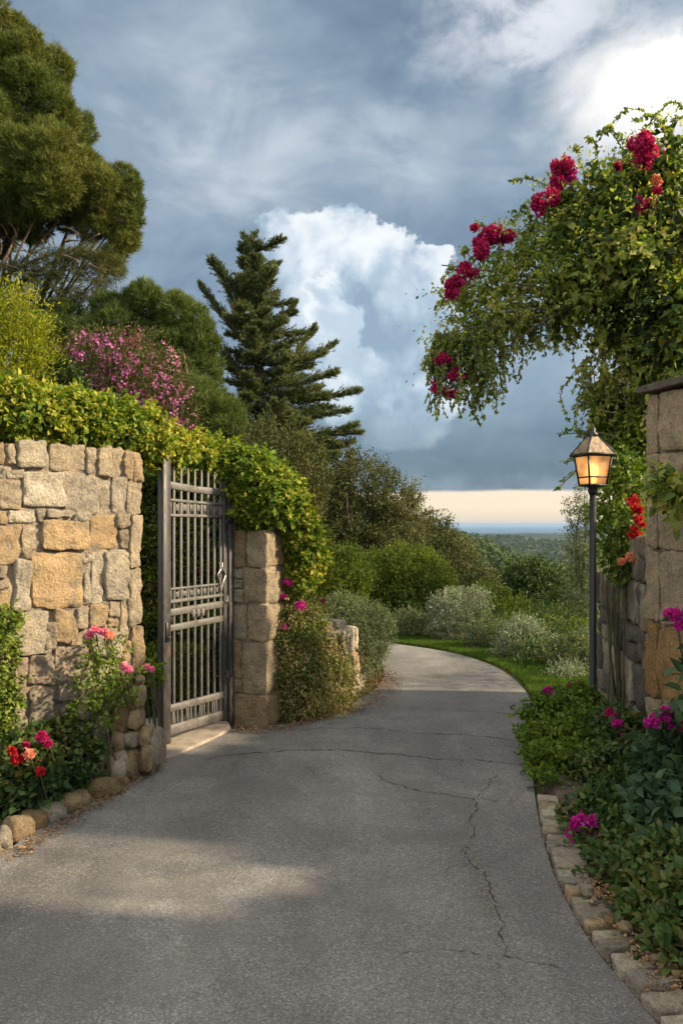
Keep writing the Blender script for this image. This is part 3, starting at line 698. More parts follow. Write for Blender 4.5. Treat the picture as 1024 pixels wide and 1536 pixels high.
# right kerb of flat setts -------------------------------------------------
kc = resample(curve([(1.30, 1.6)] + [tuple(G(a, b)[:2]) for a, b in ((990, 1536), (908, 1440), (871, 1385), (833, 1310), (812, 1240), (803, 1195))], 12), 300)
g = Geo(); i = 0; k = 0
seg = np.linalg.norm(np.diff(kc, axis=0), axis=1).mean()
while i < 292:
    step = int(rs.uniform(.06, .14) / seg) + 1; j = min(i + step, 299)
    a, b = kc[i], kc[j]; f_ = frame(a, b); L = np.linalg.norm(b - a); w = rs.uniform(.15, .20)
    q = np.array([[0.006, rs.uniform(-.012, .012)], [L - .006, rs.uniform(-.012, .012)], [L - .008 + rs.uniform(-.02, .01), w + rs.uniform(-.02, .02)], [.008 + rs.uniform(-.01, .02), w + rs.uniform(-.02, .02)]])
    k += 1
    def fk(u, v, ww, a=a, d=f_.d, n=f_.n): return np.array([*a, 0]) + np.outer(u, d) - np.outer(v, -n if n[0] > 0 else n) + np.outer(ww, [0, 0, 1.0])
    rblock(0, L, 0, w, -.06, .038 + rs.uniform(-.010, .010), fk, g, np.array(CT[rs.choice('GGDWGT')]) * rs.uniform(.8, 1.15), .010, 12, .009, 400 + k, q)
    i = j
kind(g.out('kerb', M['stone'], smooth=True), 'structure')
pebs = [(545,1125,22,'Y'),(620,1170,34,'T'),(760,1318,26,'T'),(795,1305,24,'P'),(815,1322,20,'Y'),(690,1235,14,'Y'),(655,1250,12,'P'),(490,1000,20,'Y'),(440,990,34,'P'),(470,1028,18,'T'),(840,1345,22,'T'),(560,1180,12,'P'),(600,1110,12,'D'),(860,1390,26,'Y'),(720,1275,14,'T'),(780,1345,13,'P')]
pl = ['yellowish', 'tan', 'brown', 'reddish', 'small', 'tiny', 'rusty', 'ochre']
near_to = ['beside the wide kerb gap', 'under the broad leaves']
for k, (x, y, r, c) in enumerate(pebs):
    px, py = 740 + x / 3.095, 1040 + y / 3.095; b = G(px, py); rr = r / 3.095 / F * b[1]
    tag(boulder((b[0], b[1] + rr, .045 + rr * .5), (rr, rr, rr * .8), 90 + k, np.array(CT[c]) * .8, 'pebble'),
        f'{ordn[k].replace("topmost", "first")} loose {"reddish" if c == "P" else "dark" if c == "D" else "tan"} pebble down the strip between kerb and foliage', 'pebble', 'loose pebbles behind the right kerb')

# ------------------------------------------------------------------ gate
ga = np.array([-1.335, 6.08, 0]); gb = np.array([-.985, 6.70, 0]); gd = unit(gb - ga); gn = np.array([gd[1], -gd[0], 0]); gl = np.linalg.norm(gb - ga)
gate = thing('iron_gate', 'tall grey iron bar gate standing ajar between wall and pillar', 'gate', gb)
UP = np.array([0, 0, 1.0])
def gp(u, z, w=0): return ga + gd * u * gl + UP * z + gn * w
g = Geo(); bar(g, gp(-.03, .02), gp(-.03, 2.20), .085, .06, gd, .004); box(g, gp(-.03, 2.215), .048, .036, .012, gd); g.out('latch_stile', M['irond'], gate)
g = Geo(); bar(g, gp(.985, .05), gp(.985, 2.08), .045, .05, gd, .004); g.out('hinge_stile', M['irond'], gate)
nb = 8; us = np.linspace(.12, .93, nb)
for u in us:
    g = Geo(); bar(g, gp(u, .13), gp(u, 2.13 - .02 * u), .021, .016, gd, .003); box(g, gp(u, 2.135 - .02 * u), .008, .006, .012, gd); g.out('bar', M['iron'], gate)
def rail(z, h, z2=None, name='rail', t=.03):
    g = Geo(); a = gp(.03, z); b = gp(.965, z if z2 is None else z2); m = (a + b) / 2 + UP * (-.008 if z > 1.9 else 0)
    bar(g, a, m, h, t, UP, .003); bar(g, m, b, h, t, UP, .003); g.out(name, M['iron'], gate)
for z, z2, h in ((2.00, 1.965, .055), (1.885, 1.86, .022), (1.765, 1.76, .018), (1.20, 1.20, .018), (1.10, 1.105, .022), (1.02, 1.03, .055), (.90, .91, .05), (.285, .27, .055), (.12, .10, .075)):
    rail(z, h, z2)
for bi, (z0, z1) in enumerate(((1.77, 1.885), (1.11, 1.20), (.13, .27))):  # lattice bands
    g = Geo(); pr = []
    for u in np.linspace(.07, .95, 15) if bi < 2 else np.linspace(.10, .93, 12): bar(g, gp(u, z0), gp(u, z1), .012, .014, gd, .002)
    bar(g, gp(.06, z0 + .004, .004), gp(.95, z0 + .004, .004), .008, .01, UP)
    if bi < 2:
        for u in np.linspace(.12, .93, 8)[:7]: box(g, gp(u + .05, (z0 + z1) / 2, .004), .018, .006, .020 if bi else .026, gd)
    g.out('ornament_band', M['iron'], gate)
g = Geo()
for u in (.42, .5, .58): box(g, gp(u, .99, .018), .018, .006, .030, gd); bar(g, gp(u - .03, .955, .018), gp(u + .03, 1.03, .018), .008, .006, UP)
bar(g, gp(.38, .99, .016), gp(.62, .99, .016), .01, .006, UP); g.out('crest', M['iron'], gate)
g = Geo(); bar(g, gp(.045, .03), gp(.045, 2.0), .02, .02, gd); g.out('inner_upright', M['iron'], gate)
g = Geo(); box(g, gp(-.03, .88, .034), .022, .006, .075, gd); lk = g.out('lock_plate', M['black'], gate); g = Geo(); box(g, gp(-.03, .84, .046), .006, .012, .006, gd); g.out('keyhole', M['iron']).parent = lk
for z in (.42, 1.05, 1.72):
    g = Geo(); tube(g, [gp(1.03, z - .05, .01), gp(1.03, z + .05, .01)], .017, 10); bar(g, gp(.97, z, .028), gp(1.09, z, .028), .03, .008, UP); g.out('hinge', M['irond'], gate)
g = Geo()
for s in (-1, 1):
    c = [gp(.90, 1.14, .02), gp(.90 + .03 * s, 1.22, .03), gp(.90 + .07 * s, 1.28, .03), gp(.90 + .02 * s, 1.33, .03), gp(.90 + .03 * s, 1.38, .02)]
    tube(g, curve(c, 8), np.linspace(.009, .004, 33), 6)
g.out('scroll_handle', plain_mat('pale_bare_metal', (.42, .40, .36), .35, .7), gate)
gp_ = thing('gate_post', 'slim dark iron post the gate hangs from, against the stone pillar', 'post', gb + gd * .07)
g = Geo(); b0 = gb + gd * .065
box(g, b0 + UP * 1.04, .032, .032, 1.04, gd, bev=.004); g.out('post', M['irond'], gp_)
g = Geo(); box(g, b0 + UP * 2.09, .04, .04, .012, gd); tube(g, [b0 + UP * 2.10, b0 + UP * 2.12, b0 + UP * 2.15, b0 + UP * 2.17], [.012, .024, .022, .004], 10); g.out('cap', M['irond'], gp_)

# ------------------------------------------------------------------ lamp
lb = np.array([1.985, 6.3, 0]); lamp = thing('street_lamp', 'black post lamp with glowing amber lantern beside the rubble wall', 'lamp', lb)
g = Geo(); tube(g, [lb + UP * z for z in (0, .3, .3, 1.95)], [.036, .034, .028, .026], 16); g.out('pole', M['black'], lamp, True)
g = Geo(); tube(g, [lb + UP * z for z in (.0, .04, .05, .34, .36, .40)], [.075, .075, .055, .05, .045, .036], 16); g.out('base', M['black'], lamp, True)
g = Geo(); tube(g, [lb + UP * z for z in (1.93, 1.96, 1.985, 2.004)], [.028, .04, .036, .07], 16); g.out('collar', M['black'], lamp, True)
zb, zt_, zr_ = 2.006, 2.238, 2.40; wb, wt = .074, .103; an = R(14)
def lc_(w, z): return [lb + np.array([math.cos(an + math.pi / 4 + k * math.pi / 2), math.sin(an + math.pi / 4 + k * math.pi / 2), 0]) * w * 1.414 + UP * z for k in range(4)]
B_, T_ = lc_(wb, zb), lc_(wt, zt_); E_ = lc_(wt + .024, zt_ + .008); Tp = lc_(.028, zr_)
g = Geo()
for k in range(4):
    j = (k + 1) % 4; tube(g, [B_[k], T_[k]], .0085, 6); tube(g, [B_[k], B_[j]], .010, 6); tube(g, [T_[k], T_[j]], .010, 6)
    q = [B_[k] + (T_[k] - B_[k]) * .27, B_[j] + (T_[j] - B_[j]) * .27]; tube(g, q, .0065, 6); tube(g, [E_[k], E_[j]], .009, 6); tube(g, [E_[k], Tp[k]], .007, 6)
g.add(np.array([p - UP * .004 for p in B_] + [p + UP * .004 for p in B_]), np.array([(3, 2, 1, 0), (4, 5, 6, 7)]))
lfr = g.out('lantern_frame', M['black'], lamp)
def glass(e, name, c=(.95, .50, .17), tw=0.):
    m, t = material(name); t.b.inputs['Base Color'].default_value = (.42, .25, .10, 1); t.b.inputs['Roughness'].default_value = .45; t.b.inputs['Transmission Weight'].default_value = tw
    nz = t.noise(t.pos, 14, 4); em = t.mix(t.mr(t.noise(t.pos, 7, 4, .6), .35, .65), tuple(x * .3 for x in c), tuple(x * 1.5 for x in c))
    t.set(t.b.inputs['Emission Color'], em); t.b.inputs['Emission Strength'].default_value = e; return m
gm_ = glass(.15, 'amber_lit_glass', tw=.5)
for k in range(4):
    j = (k + 1) % 4; c = (B_[k] + B_[j] + T_[k] + T_[j]) / 4; inn = unit(lb + UP * c[2] - c) * .006
    q = [B_[k] + inn, B_[j] + inn, T_[j] + inn, T_[k] + inn]
    gpn = mk('glass_pane', q + [p + inn for p in q], [(0, 1, 2, 3), (7, 6, 5, 4)], gm_); gpn.parent = lfr
g = Geo()
for k in range(4):
    j = (k + 1) % 4; inn = UP * -.006; q = [E_[k], E_[j], Tp[j], Tp[k]]; g.add(np.array(q + [p + inn for p in q]), np.array([(0, 1, 2, 3), (7, 6, 5, 4)]))
g.out('roof', plain_mat('aged_brass_roof', (.26, .19, .11), .5, .2, .5, 30, .3, .002), lamp)
g = Geo(); tube(g, [lb + UP * z for z in (zr_ - .01, zr_ + .015, zr_ + .03, zr_ + .05, zr_ + .075)], [.04, .04, .018, .024, .004], 12); g.out('finial', M['black'], lamp, True)
g = Geo(); tube(g, [lb + UP * z for z in (zb + .02, zb + .05, zb + .09, zb + .15, zb + .19)], [.02, .02, .035, .04, .01], 12)
g.out('bulb', glass(9, 'lit_bulb', (1, .7, .35)), lamp, True)

# ------------------------------------------------------------------ plants
def flower(c, r, mat, parent, n=90, size=.022, name='flower_cluster', sq=.8):
    """head of many small florets grouped in a few uneven clumps"""
    g = Geo(); c = np.asarray(c, float); r = r * .86; n = int(n * 1.5); size = size * .72
    m = 4 if r < .05 else 9; ax_ = unit(rng.normal(size=3) * [1, .4, 1]); cc = rdir(m) * r * rng.uniform(.2, .6, (m, 1)) + ax_ * (r * rng.uniform(-.55, .55, (m, 1)) * (1 if r > .05 else .3)); cr_ = r * rng.uniform(.22, .5, m)
    stray = int(n * .04); n += stray
    i = rng.integers(0, m, n); d = rdir(n); p = c + (cc[i] + d * (cr_[i] * rng.uniform(.6, 1.05, n))[:, None]) * [1, 1, sq]
    p[:stray] = c + rdir(stray) * (r * rng.uniform(.6, 1.05, stray))[:, None]; d = unit(d + cc[i] / r * .8)
    for k in range(4):
        D = unit(d * .7 + rng.normal(size=(n, 3)) * .8); leafmesh(g, p, D, d + rng.normal(size=(n, 3)) * .4, size * rng.uniform(.7, 1.2, n), size * .8, 'pet')
    return g.out(name, L_[mat], parent)
def foot(lobes):
    l = np.array([x[:3] for x in lobes]); return np.array([l[:, 0].mean(), l[:, 1].mean(), 0])
def stems(g, lobes, base=None, r=.012, z0=None, per=2):
    for l in lobes:
        for q in range(per):
            b = np.array(base if base is not None else (l[0], l[1], 0), float) + [rng.normal() * .05, rng.normal() * .05, 0]
            if z0 is not None: b[2] = z0
            t = np.array(l[:3]) + rdir(1)[0] * np.array(l[3:6]) * .6
            branches(g, b, [t], r, r * .3, .04, 5, 0)

def sub(lobes, n=12, f=.36, keep=.72, seed=0):
    """break smooth lobes into many small billows on their surface"""
    rs_ = np.random.default_rng(seed); out = []
    for l in lobes:
        l = list(l) if len(l) == 6 else [l[0], l[1], l[2], l[3], l[3], l[3]]
        out.append((*l[:3], *[x * keep for x in l[3:]]))
        d = unit(rs_.normal(size=(n, 3)))
        for k in range(n):
            q = rs_.uniform(.65, 1.3) * f; p = np.array(l[:3]) + d[k] * np.array(l[3:]) * rs_.uniform(.66, .86); out.append((*p, l[3] * q, l[4] * q, l[5] * q))
    return out
# -- big stone pine at left
def tree_on(name, label, cat, lobes, base, mat, kindf, dens, bark='bark', trunk_r=.12, group=None, br=2, **kw):
    base = np.array(base, float); t = thing(name, label, cat, base, group)
    C, O = shell(kw.get('fl', lobes), dens, **{k: v for k, v in kw.items() if k in ('seed', 'inner', 'rough', 'fr', 'hole', 'core', 'zmin')})
    g = Geo(); kindf(g, C, O)
    if 'fl' in kw:  # ragged leading shoots breaking the outline
        C, O = shell(kw['fl'], 26, seed=kw['seed'] + 90, rough=.3, hole=-.3, core=.02, inner=.95)
        for q in range(2): tufts(g, C + (O + [0, 0, .8]) * (.04 * q), O, 7, .10, .010, .5, 1.2)
    g.out('crown', L_[mat], t)
    la = np.array([l[:3] for l in lobes]); cen = la.mean(0); fork = base + (cen - base) * .45 + [0, 0, 0]
    gt = Geo(); tube(gt, curve([base + [0, 0, -.3], base + (fork - base) * .5 + [trunk_r * .6, 0, 0], fork], 6), np.linspace(trunk_r * 1.2, trunk_r * .75, 13), 9, .15)
    gt.out('trunk', M[bark], t, True)
    gb_ = Geo()
    for l in lobes:
        for q in range(br): branches(gb_, fork, [np.array(l[:3]) + rdir(1)[0] * np.array(l[3:6] if len(l) == 6 else [l[3]] * 3) * .45], trunk_r * kw.get('lr', .4), .008, kw.get('bend', .12), 6)
    gb_.out('limbs', M[bark], t, True); return t
YP = 12.5
pl_ = [(0,62,50),(40,85,36),(78,115,34,12.9),(30,170,62),(0,220,80),(75,170,40,12.6),(95,225,52,13),(60,255,66,12),(120,270,46),(150,285,46),(182,285,30),(160,325,40),(188,330,26),(20,300,62),(185,362,22),(165,392,20),(-120,110,130),(-110,280,140),(195,305,20),(110,310,36,12.8)]
LB = lob(pl_, YP, .9); LBF = sub(LB, 13, .38, .74, 2)
def fpine(g, C, O):
    tufts(g, C, O, 9, .095, .009, .6, .5)
stp = tree_on('stone_pine', 'huge rounded stone pine towering over the pink shrub', 'tree', LB, (-6.6, 12.8, 0), 'pine', fpine, 820, 'barkr', .18, seed=3, rough=.22, fr=2.6, hole=-.85, core=.2, inner=.8, br=1, fl=LBF, bend=.05, lr=.2)
g = Geo()
fk_ = P(-40, 470, 12.4)
for tip, r in (((60, 385), .06), ((110, 370), .035), ((150, 350), .03), ((30, 340), .04), ((130, 400), .022), ((90, 330), .03)):
    branches(g, fk_, [P(tip[0], tip[1], 12.2)], r, .012, .10, 9, .2)
tube(g, curve([(-6.2, 12.6, -.2), (-6.0, 12.5, 2.5), P(-40, 470, 12.4)], 8), np.linspace(.24, .15, 17), 10, .2)
for a in range(34):
    s = P(rng.uniform(0, 140), rng.uniform(350, 400), 12.2 + rng.normal() * .3); branches(g, s, [s + np.array([rng.uniform(-.3, .35), rng.normal() * .2, rng.uniform(-.2, .25)])], .014, .004, .1, 4, 0, sides=4)
g.out('bare_limbs', M['barkr'], stp, True)
C, O = shell(lob([(80, 425, 55), (120, 415, 45), (30, 440, 50), (150, 400, 35), (60, 450, 45)], 12.2, .8), 300, seed=8, hole=-.35, core=.6, rough=.4)
g = Geo(); tufts(g, C, O, 8, .13, .008, .6, .1); g.out('thin_lower_foliage', L_['olive'], stp)

# -- two green bushy pines
LB = lob([(170,490,45),(215,475,42),(262,490,40),(295,510,28),(150,530,50),(230,530,60),(285,545,45),(100,520,55),(200,600,70),(270,590,50)], 12, .9)
tree_on('bushy_pine', 'green round pine filling the gap between stone pine and pointed conifer', 'tree', LB, (-2.9, 12.2, 0), 'pine2', lambda g, C, O: tufts(g, C, O, 9, .10, .010, .5, .9), 760, 'bark', .12, seed=5, rough=.25, fr=2.6, hole=-.8, inner=.8, core=.12, fl=sub(LB, 11, .4, .75, 4))
LB = lob([(305,600,40),(320,640,38),(290,640,45),(340,670,30),(300,690,55),(340,620,22)], 11, .9)
tree_on('bushy_pine', 'soft green young pine lower down, right beneath the pink shrub and beside the conifer', 'tree', LB, (-1.85, 11.1, 0), 'pine2', lambda g, C, O: tufts(g, C, O, 9, .09, .009, .5, .9), 800, 'bark', .08, seed=6, rough=.25, fr=2.6, hole=-.8, inner=.8, core=.12, fl=sub(LB, 11, .4, .75, 5))

# -- dark pointed conifer with long ragged limbs
def conifer():
    base = np.array([(385 - CXP) / F * 13.5, 13.5, 0]); t = thing('pointed_conifer', 'tall dark ragged conifer with long limbs sweeping right against the clouds', 'tree', base)
    top = P(374, 362, 13.5); gt = Geo()
    axis = curve([base + [0, 0, -.3], P(392, 640, 13.5), P(382, 480, 13.5), top], 10); tube(gt, axis, np.linspace(.16, .012, len(axis)), 8, .12); gt.out('trunk', M['bark'], t, True)
    gl_ = Geo(); gn_ = Geo(); px2 = 13.5 / F
    def limb(s, tip, dens=1.0, droop=.06):
        L = np.linalg.norm(tip - s); mid = (s + tip) / 2 - np.array([0, 0, droop * L]); c = curve([s, mid, tip], 10); n = len(c)
        tube(gl_, c, np.linspace(.028 * min(1, L), .004, n), 5, 0)
        m = int(95 * L * dens) + 14; tt = rng.random(m) ** .85 * .93 + .07; i = tt * (n - 1); a = np.floor(i).astype(int).clip(0, n - 2)
        p = c[a] + (c[a + 1] - c[a]) * (i - a)[:, None]; ax = unit(c[a + 1] - c[a])
        side = unit(np.cross(ax, [0, 0, 1.0])) * rng.choice([-1, 1], m)[:, None]
        tl = (1.08 - tt) * .36 * min(1.3, L) + .09
        d = unit(ax * .75 + side * rng.uniform(.2, 1, (m, 1)) + np.array([0, 0, .18]) + rng.normal(size=(m, 3)) * .18)
        # each side twig carries a feather of needles
        k = 30; s_ = rng.random((m, k)); B = p[:, None] + d[:, None] * (s_ * tl[:, None])[..., None]
        D = unit(d[:, None] * 1.0 + rng.normal(size=(m, k, 3)) * .55 + np.array([0, 0, .12]))
        leafmesh(gn_, B.reshape(-1, 3), D.reshape(-1, 3), rng.normal(size=(m * k, 3)), .055 * rng.uniform(.7, 1.2, m * k), .013, 'ndl')
    def axp(py):
        z = H - (py - EY) * px2; i = np.argmin(abs(axis[:, 2] - z)); return axis[i]
    # traced limb tips (px) : start height -> tip
    traced = [(520,(440,458)),(560,(500,518)),(600,(535,512+76)),(640,(537,650)),(600,(470,495)),(470,(412,440)),(500,(460,500)),(470,(318,392)),(520,(328,400)),(455,(408,400)),(540,(302,430)),(600,(305,480)),(430,(402,425)),
              (585,(500,560)),(620,(520,618)),(650,(505,665)),(560,(475,535)),(665,(530,640))]
    for py, (tx, ty) in traced: limb(axp(py), P(tx, ty, 13.5 + rng.normal() * .35), 1.3)
    for k in range(118):
        f = (k + .5) / 118; py = 368 + f ** .9 * 325; s = axp(py)
        reach = (7 + (py - 362) * .30 + rng.normal() * 18) * px2; reach = max(reach, .08); a = rng.uniform(0, 2 * np.pi)
        dx = math.cos(a) * reach * (1.05 if math.cos(a) > 0 else .74)
        limb(s, s + np.array([dx, math.sin(a) * reach, reach * rng.uniform(-.02, .55) * (1.0 if py < 480 else .55)]), 1.0)
    for k in range(26):  # leader
        s = axp(364 + k * 5); limb(s, s + np.array([rng.normal() * .12, rng.normal() * .12, .16]), .8)
    gl_.out('limbs', M['bark'], t, True); gn_.out('needles', L_['conifer'], t); return t
conifer()

# -- pink flowering shrub
LB = lob([(105,555,42),(150,545,48),(200,545,48),(235,575,42),(262,612,32),(180,595,55),(120,600,45),(230,630,45),(275,640,18)], 9.2, .8)
t = thing('pink_flowering_shrub', 'large shrub covered in small pink blossoms above the creeper', 'shrub', foot(LB))
C, O = shell(LB, 330, seed=9, rough=.25, hole=-.8, core=.45); g = Geo(); sprays(g, C, O, 6, .14, .05, .011, .5, .6); g.out('foliage', L_['olive'], t)
C, O = shell(LB, 105, seed=9, rough=.25, fr=2.2, hole=-.3, core=.08); g = Geo(); n = len(C)
for k in range(7): leafmesh(g, C + O * .05 + rng.normal(size=(n, 3)) * .022, rdir(n), O, .028, .024, 'pet')
kind(g.out('blossoms', L_['olea'], t), 'stuff')
g = Geo(); stems(g, LB, foot(LB), .022, 0, 5); g.out('stems', M['bark'], t, True)

# -- upright yellow green shrub far left
def upright(name, label, lobes, mat, dens, sl, L, W, k=14, seed=0, cat='shrub', up=1.3, group=None, tpl='dia', hole=-1.2, core=.35, stem=True, rough=.25, spread=.5):
    t = thing(name, label, cat, foot(lobes), group); C, O = shell(lobes, dens, seed=seed, rough=rough, hole=hole, core=core)
    g = Geo(); sprays(g, C, O, k, sl, L, W, up, spread, tpl); g.out('foliage', L_[mat], t)
    if stem: g = Geo(); stems(g, lobes, None, .012, None, 2); g.out('stems', M['stem'], t, True)
    return t
upright('upright_yellow_shrub', 'bright yellow green feathery shrub at the photo edge under the stone pine', lob([(15,500,38),(35,540,28),(0,550,50),(25,575,35),(-20,500,40)], 7.6, .9), 'yshrub', 330, .28, .05, .010, 16, 21)

# -- creeper along wall top and over the gate
cp = [(-30,612,40,5.0),(20,612,36,5.05),(60,622,34,5.2),(100,625,33,5.35),(140,632,32,5.5),(178,640,32,5.7),(215,655,34,5.95),(250,672,30,6.3),(285,682,30,6.6),(318,694,30,6.8),(350,706,33,6.85),(385,722,40,6.85),(415,742,34,6.9),
      (385,752,30,6.75),(412,758,24,6.8),(400,735,34,6.7),(352,730,20,7.0),(430,752,20,6.9),(446,780,22,7.0),(455,812,22,7.05),(464,842,20,7.1),(452,866,16,7.05)]
LB = lob(cp, 6, 1.0)
t = thing('creeper', 'yellow green leafy creeper trailing along the wall top and over the gate pillar', 'creeper', (-1.8, 5.9, 0))
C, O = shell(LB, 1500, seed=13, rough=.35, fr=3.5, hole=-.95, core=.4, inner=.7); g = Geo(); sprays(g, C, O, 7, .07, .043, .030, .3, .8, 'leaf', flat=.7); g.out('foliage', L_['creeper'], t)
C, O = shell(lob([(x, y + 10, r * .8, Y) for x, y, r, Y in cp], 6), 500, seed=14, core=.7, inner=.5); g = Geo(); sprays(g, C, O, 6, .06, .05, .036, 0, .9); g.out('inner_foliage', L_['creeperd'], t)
g = Geo(); n = len(cp)
for q in range(4):
    pts = [np.array(l[:3]) + rng.normal(size=3) * .06 for l in LB[:13]]; tube(g, curve(pts, 4), .009, 5)
for (x, y, Y) in ((350, 735, 6.95), (420, 775, 6.95)): tube(g, curve([(P(x, y, Y)), P(x + 5, 860, Y + .3), np.append(P(x, 900, Y + .35)[:2], 0)], 8), .016, 6, .1)
for q in range(14):  # trailing shoots over the stone face
    x = rng.uniform(0, 215); i = int(x / 215 * 5) + 1; s = np.array(LB[i][:3]) + [rng.uniform(-.1, .1), -.1, -.1]
g.out('stems', M['bark'], t, True)

# -- tall hedge behind the gate and dark mass behind the wall
def boxpts(A, B, w, z0, z1, n, seed=0, depth=.1):
    """points on a hedge running A->B"""
    A = np.array(A, float); B = np.array(B, float); d = unit(B - A); nn = np.array([d[1], -d[0]]); L = np.linalg.norm(B - A)
    u = rng.random(n) * L; s = rng.uniform(-1, 1, n); v = rng.random(n); which = rng.random(n)
    off = np.where(which < .65, 1 - rng.random(n) * depth / w, s); z = np.where(which < .65, z0 + (z1 - z0) * v, z1 - rng.random(n) * depth)
    xy = A + d * u[:, None] + nn * (off * w)[:, None]; p = np.c_[xy, z]
    O = np.where((which < .65)[:, None], np.array([nn[0], nn[1], .25]), np.array([0, 0, 1.0]))
    p = p + O * (.09 * fbm(p * 2.6, seed, 3))[:, None]; return p, unit(O + rng.normal(size=(n, 3)) * .3)
t = thing('tall_hedge', 'tall clipped dark green hedge seen through the gate bars', 'hedge', (-1.9, 8.3, 0))
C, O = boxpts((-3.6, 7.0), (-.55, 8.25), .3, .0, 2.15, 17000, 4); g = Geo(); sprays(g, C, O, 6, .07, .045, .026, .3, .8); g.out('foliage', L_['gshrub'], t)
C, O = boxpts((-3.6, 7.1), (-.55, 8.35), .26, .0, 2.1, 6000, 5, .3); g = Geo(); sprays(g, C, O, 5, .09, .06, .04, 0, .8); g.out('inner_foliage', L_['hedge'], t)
g = Geo()
for k in range(24): a = k / 23; b = np.array([-3.6, 7.2, 0]) * (1 - a) + np.array([-.55, 8.45, 0]) * a; tube(g, curve([b, b + [.04, 0, 1], b + [rng.normal() * .1, 0, 2]], 4), .018, 5)
g.out('stems', M['bark'], t)
t = thing('low_hedge', 'low clipped green hedge inside the gate gap', 'hedge', (-1.75, 7.2, 0))
C, O = boxpts((-2.6, 6.75), (-1.25, 7.3), .16, .0, .56, 4200, 7, .06); g = Geo(); sprays(g, C, O, 6, .04, .03, .018, .4, .8); g.out('foliage', L_['creeperd'], t)
g = Geo()
for k in range(10): a = k / 9; b = np.array([-2.6, 6.9, 0]) * (1 - a) + np.array([-1.25, 7.45, 0]) * a; tube(g, [b, b + [0, 0, .5]], .012, 5)
g.out('stems', M['bark'], t)
# scrub behind the wall (fills between wall and trees)
upright('leafy_shrub', 'dense dark shrub behind the left wall under the pink blossoms', lob([(40,640,60),(110,650,55),(180,665,55),(90,590,40)], 8.0, .8), 'hedge', 420, .12, .05, .03, 8, 23)
upright('leafy_shrub', 'dull grey green shrub between the conifer foot and the creeper', lob([(400,700,55),(440,720,50),(360,720,40),(430,760,50)], 10.5, .8), 'olive', 420, .16, .045, .018, 9, 24)

# -- past the pillar
upright('golden_shrub', 'yellow green shrub rising right behind the gate pillar', lob([(445,800,28),(460,825,30),(468,860,26),(445,850,30),(440,880,25),(475,885,16)], 7.5, .7), 'creeper', 700, .13, .045, .018, 9, 25)
cr = thing('trailing_shrub', 'tangled shrub spilling down the low wall with a few magenta flowers', 'shrub', (-.25, 7.1, 0))
LBc = lob([(430,900,24,7.1),(450,925,32,7.15),(428,960,20,6.98),(455,965,36,7.1),(480,985,34,7.2),(445,1000,28,7.0),(480,1025,36,7.1),(502,1010,28,7.3),(460,1045,26,7.0),(505,1045,22,7.25),(430,930,22,7.0)], 7, .7)
C, O = shell(LBc, 1150, seed=26, rough=.35, fr=3, hole=-.7, core=.35); g = Geo(); sprays(g, C, O, 8, .13, .030, .014, -.25, .7, droop=.5); g.out('foliage', L_['straw'], cr)
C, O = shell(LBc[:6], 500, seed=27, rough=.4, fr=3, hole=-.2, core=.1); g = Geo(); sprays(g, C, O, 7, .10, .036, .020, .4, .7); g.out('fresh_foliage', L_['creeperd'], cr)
g = Geo(); stems(g, LBc, (-.25, 7.2, 0), .010, 0, 4)
g.out('stems', M['stem'], cr, True)
for (x, y, r, Y) in ((430, 876, 9, 6.95), (425, 894, 6, 6.95), (453, 910, 11, 6.9), (484, 902, 5, 7.2), (426, 940, 4, 6.9)): flower(P(x, y, Y), r / F * Y, 'magenta', cr, 46, .026)
LBg = lob([(545,945,38,8.7),(515,930,34,8.6),(560,960,26,8.6),(530,970,34,8.5),(500,925,26,8.8),(548,985,26,8.5),(565,935,18,8.7)], 8.7, .9)
t = upright('sage_bush', 'rounded grey green bush overhanging the end of the low wall', LBg, 'sage', 1050, .08, .026, .010, 10, 28, 'bush', up=.6)

# -- middle distance shrubs and trees
upright('clipped_shrub', 'narrow yellow green shrub next to the grey green bush', lob([(515,868,30),(498,885,22),(535,880,18),(515,900,28),(515,850,20)], 11.8, .9), 'gshrub', 420, .2, .05, .013, 14, 30, up=2.0)
upright('clipped_shrub', 'wide dome of upright green shrub on the bend of the drive', lob([(560,875,32),(600,868,36),(640,880,32),(575,905,34),(620,905,40),(655,905,24),(590,850,16),(635,855,16)], 13.6, .9), 'gshrub', 380, .24, .055, .014, 14, 31, up=2.0)
def fbroad(sl=.3, L=.085, W=.042, k=12):
    return lambda g, C, O: sprays(g, C, O, k, sl, L, W, .45, .65)
tree_on('olive_tree', 'broad dusky olive tree with brownish foliage beyond the bend', 'tree', lob([(495,715,34),(540,728,40),(585,752,34),(610,770,20),(480,750,42),(540,785,52),(590,800,42),(462,712,24),(512,696,18),(500,830,50),(560,840,45),(528,706,16),(440,720,24)], 19, .9), (.3, 19.3, -.4), 'olive', fbroad(.32, .075, .032, 12), 110, 'bark', .15, seed=33, rough=.45, fr=2.6, hole=-.45, core=.4)
tree_on('olive_tree', 'smaller dusky tree stepping down towards the sea view', 'tree', lob([(645,808,30),(672,842,32),(645,850,36),(700,868,28),(725,885,18),(620,850,30),(655,792,14),(680,885,34)], 21, .9), (2.9, 21.5, -2.0), 'olive', fbroad(.32, .075, .032, 12), 110, 'bark', .13, seed=34, rough=.45, fr=2.6, hole=-.45, core=.4)
tree_on('valley_tree', 'rounded green tree just below the sea horizon', 'tree', lob([(790,872,24),(760,892,22),(822,878,20),(850,892,18),(800,900,34),(772,868,14),(806,858,12),(840,910,26)], 34, .9), (8.2, 34.5, -5.6), 'tree', fbroad(.5, .15, .08, 10), 42, 'bark', .2, seed=35, rough=.35, hole=-.9)
